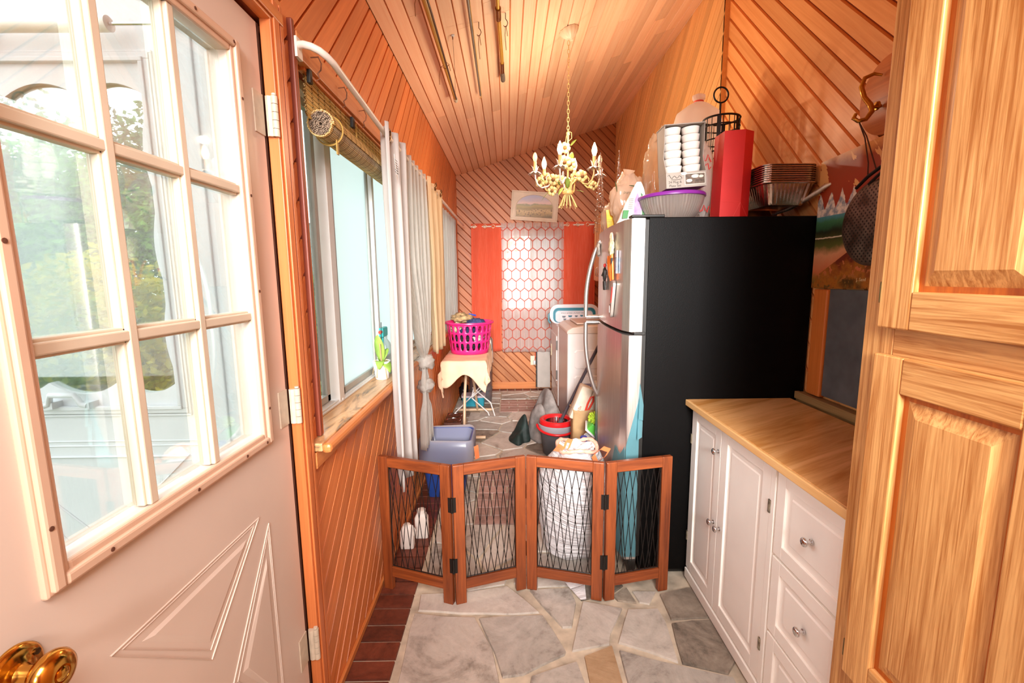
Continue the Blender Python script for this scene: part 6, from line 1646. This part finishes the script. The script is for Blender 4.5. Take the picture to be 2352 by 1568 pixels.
# red bottle, white tub, green container, lime duster
t = thing('red_bottle', 'red detergent bottle with a blue cap behind the trash bag', 'bottle', (.462, 2.70, 0))
RB = T((.462, 2.715, .001))
bm = new(); lathe(bm, [(0, 0), (.044, 0), (.048, .008), (.048, .30), (.040, .36), (.022, .40), (.018, .42), (0, .42)], 28, RB); obj('bottle', bm, MATS['red_plastic'], t, smooth=40)
bm = new(); lathe(bm, [(.0, .42), (.022, .42), (.022, .455), (.018, .462), (0, .462)], 24, RB); obj('cap', bm, plain('cap_blue', '#2c3fb0', .35), t, smooth=40)
bm = new(); box(bm, -.02, .02, -.0495, -.048, .16, .27, RB); obj('label', bm, plain('label_pink', '#e4a09a', .5), t)
t = thing('white_tub', 'tall white plastic tub holding the green container', 'tub', (.60, 2.98, 0))
bm = new(); lathe(bm, [(0, 0), (.075, 0), (.08, .01), (.092, .36), (.096, .365), (.090, .365), (.078, .02), (0, .018)], 36, T((.605, 2.985, .001))); obj('tub', bm, plain('tub_white', '#e6e3e4', .35), t, smooth=40)
t = thing('green_container', 'translucent green food container tilted in the white tub', 'container', (.60, 2.97, .37))
GMx = T((.600, 2.975, .415), (.25, .75, 0))
bm = new(); box(bm, -.075, .075, -.06, .06, -.03, .03, GMx, bev=.012); obj('body', bm, plain('green_plastic', '#5fc04a', .25, var=.06), t, smooth=40)
bm = new(); box(bm, -.080, .080, -.065, .065, -.040, -.028, GMx, bev=.004); obj('lid', bm, MATS['tub_white'], t, smooth=40)
t = thing('chenille_duster', 'lime green chenille duster head on the green container', 'duster', (.59, 2.95, .47))
bm = new(); blob(bm, (.585, 2.945, .505), (.045, .045, .032), 5, .1, 2, 18, 10)
rnd = random.Random(6)
for k in range(90):
    d = Vector((rnd.gauss(0, 1), rnd.gauss(0, 1), rnd.gauss(.3, 1))).normalized(); c = Vector((.585, 2.945, .505)); p = c+Vector((d.x*.045, d.y*.045, d.z*.032)); tube(bm, [p, p+d*.014], [.0065, .004], 6)
obj('chenille', bm, plain('lime', '#b8d838', .9), t, smooth=60)
# blue bin with liner
t = thing('trash_bin', 'blue rectangular bin lined with a grey translucent bag', 'bin', (-.42, 2.96, 0))
def rr_lathe(bm, prof, n=6, close_bottom=True):
    rings = []
    for (x0, x1, y0, y1, r, z) in prof: rings.append([bm.verts.new((a, b_, z)) for a, b_ in rrect(x0, x1, y0, y1, r, n)])
    for a, b_ in zip(rings, rings[1:]):
        for k in range(len(a)): bm.faces.new((a[k], a[(k+1) % len(a)], b_[(k+1) % len(a)], b_[k]))
    if close_bottom: bm.faces.new(rings[0][::-1])
    return rings
bm = new(); rg = rr_lathe(bm, [(-.55, -.305, 2.86, 3.06, .03, .002), (-.578, -.255, 2.815, 3.105, .04, .385), (-.585, -.245, 2.805, 3.115, .045, .388), (-.585, -.245, 2.805, 3.115, .045, .40), (-.574, -.256, 2.817, 3.103, .04, .40), (-.546, -.31, 2.865, 3.055, .03, .01)]); bm.faces.new(rg[-1]); obj('bin', bm, plain('bin_blue', '#1f3f86', .4, var=.06), t, smooth=40)
liner = plastic_mat('grey_liner', '#e8e6ea', .76, .2, .08)
bm = new()
rg = rr_lathe(bm, [(-.592, -.236, 2.796, 3.124, .05, .255), (-.594, -.234, 2.794, 3.126, .05, .33), (-.592, -.236, 2.797, 3.123, .05, .404), (-.584, -.244, 2.806, 3.114, .045, .410), (-.566, -.262, 2.825, 3.095, .04, .39), (-.55, -.285, 2.86, 3.07, .04, .22), (-.53, -.32, 2.88, 3.04, .04, .10)], 8, False)
for r_ in rg:
    for v in r_: v.co += Vector((1, 1, 1)) * .008*noise.noise(v.co*14) + Vector((0, 0, .012*noise.noise(v.co*9)))
bm.faces.new(rg[-1]); obj('liner', bm, liner, t, smooth=60)
bm = new(); grid(bm, lambda u, v: (-.232+.028*u+.006*v, 2.83+.03*v, .36-.10*v+.012*u), 3, 5); obj('drawstring_end', bm, dstr, t, solid=.001)
# two small white bottles by the wall
for i, (x_, y_, hh, lb) in enumerate(((-.560, 2.30, .135, 'small white jug with a handle by the wall behind the gate'), (-.500, 2.40, .165, 'taller white bottle beside the small jug behind the gate'))):
    t = thing('white_jug', lb, 'bottle', (x_, y_, 0), 'white bottles by the wall')
    jm = plain('jug_white', '#e8dcd2', .4, var=.03)
    bm = new()
    hb = hh*.72
    rr_lathe(bm, [(x_-.036, x_+.036, y_-.024, y_+.024, .012, .001), (x_-.038, x_+.038, y_-.026, y_+.026, .014, .01), (x_-.037, x_+.037, y_-.025, y_+.025, .014, hb), (x_-.022, x_+.022, y_-.018, y_+.018, .012, hb+.028), (x_-.015, x_+.015, y_-.015, y_+.015, .0145, hb+.032), (x_-.015, x_+.015, y_-.015, y_+.015, .0145, hh-.02)], 6)
    obj('body', bm, jm, t, smooth=50)
    bm = new(); lathe(bm, [(0, hh-.022), (.018+.006*i, hh-.022), (.018+.006*i, hh-.002), (.015, hh), (0, hh)], 20, T((x_, y_, 0))); obj('cap', bm, jm, t, smooth=40)
    if i == 0:
        bm = new(); tube(bm, [(x_+.012, y_-.004, hb+.03), (x_+.03, y_-.004, hb+.026), (x_+.044, y_-.004, hb+.002), (x_+.038, y_-.004, hb-.03)], .006, 8); obj('handle', bm, jm, t, smooth=60)
# pet feeder
t = thing('pet_feeder', 'dark wooden pet feeder with two steel bowls by the left wall', 'pet feeder', (-.52, 4.17, 0))
feed = wood('feeder_wood', '#7a4a38', '#4a2820', (0, 0, 0), (.03, .4, .03), .45, 0)
bm = new(); box(bm, -.600, -.442, 4.02, 4.34, .105, .130); obj('top', bm, feed, t, bevel=.002)
bm = new(); prism_hole(bm, [(-.596, .0), (-.446, .0), (-.446, .105), (-.596, .105)], [(-.555, .05), (-.487, .05), (-.487, .075), (-.555, .075)], lambda a, b_, d: (a, d, b_), 4.024, 4.036); obj('end_board', bm, feed, t)
bm = new(); box(bm, -.596, -.446, 4.324, 4.336, 0, .105); obj('end_board', bm, feed, t)
for x_ in (-.596, -.458):
    bm = new(); box(bm, x_, x_+.012, 4.036, 4.324, .0, .105); obj('side_board', bm, feed, t)
for yk in (4.105, 4.255):
    bm = new(); lathe(bm, [(.068, .131), (.070, .133), (.066, .136), (.060, .134), (.054, .115), (.040, .109), (0, .108)], 40, T((-.521, yk, 0)), open_=True); obj('bowl', bm, chrome, t, smooth=50)
# ironing board, cloth, foot bars
t = thing('ironing_board', 'ironing board on tan legs along the left wall under a peach cloth', 'ironing board', (-.38, 4.5, 0))
tan = plain('tan_enamel', '#d3b290', .4)
bm = new(); prism(bm, rrect(-.555, -.205, 3.78, 5.02, .09, 6), lambda a, b_, d: (a, b_, d), .725, .745); obj('board', bm, plain('board_grey', '#b5aca4', .7), t)
bm = new(); tube(bm, [(-.415, 4.02, .015), (-.410, 4.10, .35), (-.395, 4.3, .725)], .0135, 10); tube(bm, [(-.345, 4.82, .015), (-.355, 4.55, .36), (-.37, 4.2, .725)], .0135, 10); obj('leg', bm, tan, t, smooth=60, kind='stuff')
for y_, x0, x1 in ((3.95, -.43, -.215), (4.82, -.560, -.165)):
    bm = new(); tube(bm, [(x0, y_, .016), (x1, y_, .016)], .0155, 12); obj('foot_bar', bm, tan, t, smooth=60)
peach = plain('peach_cloth', '#e8c3a2', .9, var=.05, nscale=10, bump=.2)
W_, L_ = .37, 1.06
def clf(u, v):
    s_ = -.30 + (W_+.50)*u; q = -.27 + (L_+.27)*v
    ex = max(0, -s_, s_-W_); ey = max(0, -q); sx_ = -1 if s_ < 0 else 1
    x = -.565 + min(max(s_, 0), W_); y = 3.765 + max(q, 0)
    ey *= .62+.22*math.sin(s_*17+1.2)+.30*max(0, (s_-.18)/.3)+(.35*max(0, -s_/.3))
    drop = math.hypot(ex, ey) if ex and ey else ex+ey
    side = .72+.28*math.sin(q*9+1)+.25*math.sin(q*21)
    if ex: drop *= .55+.5*side*(.6+.4*v)
    wob = .018*math.sin(q*26+s_*8)*min(1, ex*8)+.014*math.sin(s_*24)*min(1, ey*10)
    x += sx_*(.012*min(1, ex*30)+wob*(1 if ex else .0)) + (0 if not ex else 0); y -= .010*min(1, ey*30)+abs(wob)*(1 if ey else 0)
    if sx_ < 0 and ex: x = max(x, -.592)
    return (x, y, .7505 - drop + .003*noise.noise(Vector((s_*9, q*9, 0))))
bm = new(); grid(bm, clf, 60, 70)
tag(obj('table_cloth', bm, peach, smooth=179, solid=.003), 'peach cloth draped over the ironing board with uneven hem', 'cloth')
t = thing('white_cover', 'white cover with a black cord hanging at the far end of the ironing board', 'cover', (-.23, 4.95, .75))
bm = new()
def wcf(u, v):
    a = -.15+.40*v; x = -.40+.20*min(1, v*2)+ (0.02*math.sin(u*9) if v > .5 else 0); z = .772+.05*math.sin(PI*min(1, v*2))*math.sin(PI*u) - max(0, v-.5)*.50
    return (x+.012*math.sin(u*14)*v, 4.86+.26*u, z)
grid(bm, wcf, 24, 24); obj('cloth', bm, plain('cover_white', '#e8ddd4', .85, var=.04, bump=.2), t, smooth=179, solid=.004)
bm = new(); tube(bm, [(-.27+.055*math.cos(a), 4.92+.05*math.sin(a), .835+.010*math.sin(2*a)) for a in [2*PI*k/24 for k in range(24)]], .0042, 7, close=True); tube(bm, [(-.215, 4.92, .835), (-.178, 4.87, .78), (-.176, 4.87, .68), (-.19, 4.86, .58)], .004, 7); obj('cord', bm, black_plastic, t, smooth=60, kind='stuff')
# white folding rack behind the legs
t = thing('drying_rack', 'white folding drying rack with crossed rods under the ironing board', 'rack', (-.3, 4.62, 0))
def rk(px, py, y):
    X_ = (px-1170.0)/1045.33*y; Z_ = 1.45 - (py-636.0)/1045.33*y; return (X_, y, max(.012, Z_))
wht = plain('rack_white', '#dcd6d2', .35)
rods = [((-.262, .475), (-.195, .415)), ((-.305, .415), (-.218, .345)), ((-.205, .43), (-.385, .225)), ((-.218, .355), (-.385, .215)), ((-.375, .315), (-.190, .150)), ((-.385, .222), (-.560, .05)), ((-.385, .205), (-.225, .055)), ((-.200, .42), (-.225, .34)), ((-.36, .33), (-.385, .22)), ((-.190, .15), (-.150, .012)), ((-.56, .05), (-.58, .012)), ((-.225, .055), (-.21, .012))]
for i, (a, b_) in enumerate(rods):
    bm = new(); y_ = 4.60+.008*(i % 3); tube(bm, [(a[0], y_, a[1]), (b_[0], y_, b_[1])], .0068, 8); obj('rod', bm, wht, t, smooth=60)
# storage boxes under the board
t = thing('clear_tote', 'tall clear storage tote with mixed contents under the ironing board', 'storage box', (-.33, 5.3, 0))
bm = new(); rr_lathe(bm, [(-.455, -.205, 5.16, 5.46, .03, .002), (-.465, -.192, 5.15, 5.47, .03, .50), (-.470, -.187, 5.145, 5.475, .03, .505)], 5); obj('tub', bm, plastic_mat('tote_clear', '#d8d6da', .28, .08, .1), t, smooth=50)
rnd = random.Random(8); cs_ = ['#4a4a5a', '#8a94a0', '#b0a090', '#5a6a8a', '#c8c0bc', '#3a3640']
for k in range(9):
    bm = new(); blob(bm, (-.33+rnd.uniform(-.05, .05), 5.31+rnd.uniform(-.06, .06), .05+k*.048), (.07+.02*rnd.random(), .08, .035), k, .3, 3, 18, 10); obj('bundle', bm, plain('bundle_%d' % (k % 6), cs_[k % 6], .8, var=.2, nscale=20), t, smooth=60)
t = thing('teal_box', 'low teal storage box with a pale lid under the ironing board', 'storage box', (-.40, 5.05, 0))
bm = new(); rr_lathe(bm, [(-.520, -.285, 4.99, 5.12, .02, .002), (-.530, -.275, 4.98, 5.13, .025, .105)], 5); obj('box', bm, plain('box_teal', '#2d93a8', .4), t, smooth=50)
bm = new(); prism(bm, rrect(-.538, -.268, 4.972, 5.138, .028), lambda a, b_, d: (a, b_, d), .1055, .128); obj('lid', bm, plain('lid_pale', '#c3b9c4', .45), t)
bm = new(); blob(bm, (-.535, 5.28, .10), (.055, .075, .11), 4, .25, 4, 24, 16, zmin=.003)
tag(obj('black_bag', bm, plain('black_shiny', '#17161a', .25), smooth=100), 'shiny black bag against the wall beside the clear tote', 'bag')
# ---- pink laundry basket with clothes
t = thing('laundry_basket', 'bright pink slotted laundry basket full of clothes on the ironing board', 'basket', (-.385, 4.2, .755))
pink = plain('pink_plastic', '#ee2a7c', .35, var=.03)
LB = Vector((-.362, 4.215, .7555))
def lb_r(z): return .172 + (.208-.172)*z/.285
bm = new(); NS = 22
def lbp(a, z): r = lb_r(z); return (LB.x+r*math.cos(a), LB.y+r*math.sin(a), LB.z+z)
vc = {}
def V(a, z):
    k = (round(a % (2*PI), 5), round(z, 5))
    if k not in vc: vc[k] = bm.verts.new(lbp(a, z))
    return vc[k]
rowz = [(.028, .112), (.112, .192), (.192, .268)]
da = 2*PI/NS
for i in range(NS):
    a0, a1 = i*da, ((i+1) % NS)*da if False else (i+1)*da
    am = (a0+a1)/2
    bm.faces.new((V(a0, 0), V(am, 0), V(am, .028), V(a0, .028))); bm.faces.new((V(am, 0), V(a1, 0), V(a1, .028), V(am, .028)))
    for z0, z1 in rowz:
        zm = (z0+z1)/2
        out = [V(a0, z0), V(am, z0), V(a1, z0), V(a1, zm), V(a1, z1), V(am, z1), V(a0, z1), V(a0, zm)]
        w_ = da*.30; h_ = (z1-z0)*.42
        inn = [bm.verts.new(lbp(am+x_*w_, zm+y_*h_)) for x_, y_ in ((-.72, -.78), (0, -1), (.72, -.78), (1, 0), (.72, .78), (0, 1), (-.72, .78), (-1, 0))]
        inn[3].co = Vector(lbp(am+w_, zm)); inn[7].co = Vector(lbp(am-w_, zm))
        for k in range(8): bm.faces.new((out[k], out[(k+1) % 8], inn[(k+1) % 8], inn[k]))
obj('wall', bm, pink, t, smooth=60, solid=.004)
bm = new(); lathe(bm, [(0, .002), (.172, .002), (.175, .004), (.172, .012), (0, .010)], 44, Matrix.Translation(LB)); obj('bottom', bm, pink, t, smooth=40)
bm = new(); lathe(bm, [(.204, .262), (.210, .286), (.214, .290), (.226, .288), (.228, .278), (.224, .272), (.215, .278), (.2075, .262)], 66, Matrix.Translation(LB), open_=True)
obj('rim', bm, pink, t, smooth=40)
garm = [('navy shirt crumpled in the pink basket', '#2a2a50', (-.40, 4.16, .95), (.105, .10, .055), 31), ('black shirt with light print low in the pink basket', '#1f1c22', (-.39, 4.20, .82), (.115, .115, .040), 32), ('white undershirt low on the right inside the pink basket', '#ddd2c6', (-.315, 4.17, .895), (.062, .07, .036), 33), ('blue jersey on top at the right in the pink basket', '#3c4a78', (-.33, 4.20, 1.035), (.085, .09, .035), 34), ('cream cloth at the left inside the pink basket', '#d8c8a8', (-.50, 4.17, .985), (.06, .08, .05), 35), ('khaki trousers heaped above the pink basket rim', '#b0936a', (-.455, 4.21, 1.075), (.095, .09, .045), 36), ('black and red top in the middle of the pink basket', '#2b1f24', (-.43, 4.18, .89), (.11, .12, .035), 37)]
for lb_, c_, p_, r_, sd in garm:
    bm = new(); blob(bm, (p_[0]+.023, p_[1]+.01, p_[2]), r_, sd, .34, 3.2, 34, 20)
    tag(obj('garment', bm, plain('garment_%d' % sd, c_, .9, var=.35, nscale=26, bump=.4), smooth=179), lb_, 'garment')
bm = new(); tube(bm, [(-.40, 4.30, 1.07), (-.37, 4.33, 1.10), (-.31, 4.36, 1.085)], .008, 8)
tag(obj('blue_hanger', bm, plain('hanger_blue', '#2f55c0', .4), smooth=60), 'blue plastic hanger end sticking out of the pink basket', 'hanger')
t = thing('fill_lamp_fixture', 'round flush lamp fixture added behind the camera for the fill light', 'lamp', (.25, -.9, 2.66))  # unseen fixture, made up to go with the overhead fill light
bm = new(); lathe(bm, [(0, 0), (.2, 0), (.2, .03), (0, .035)], 40, T((.25, -.9, 2.68))); obj('base', bm, outdoor_white, t)
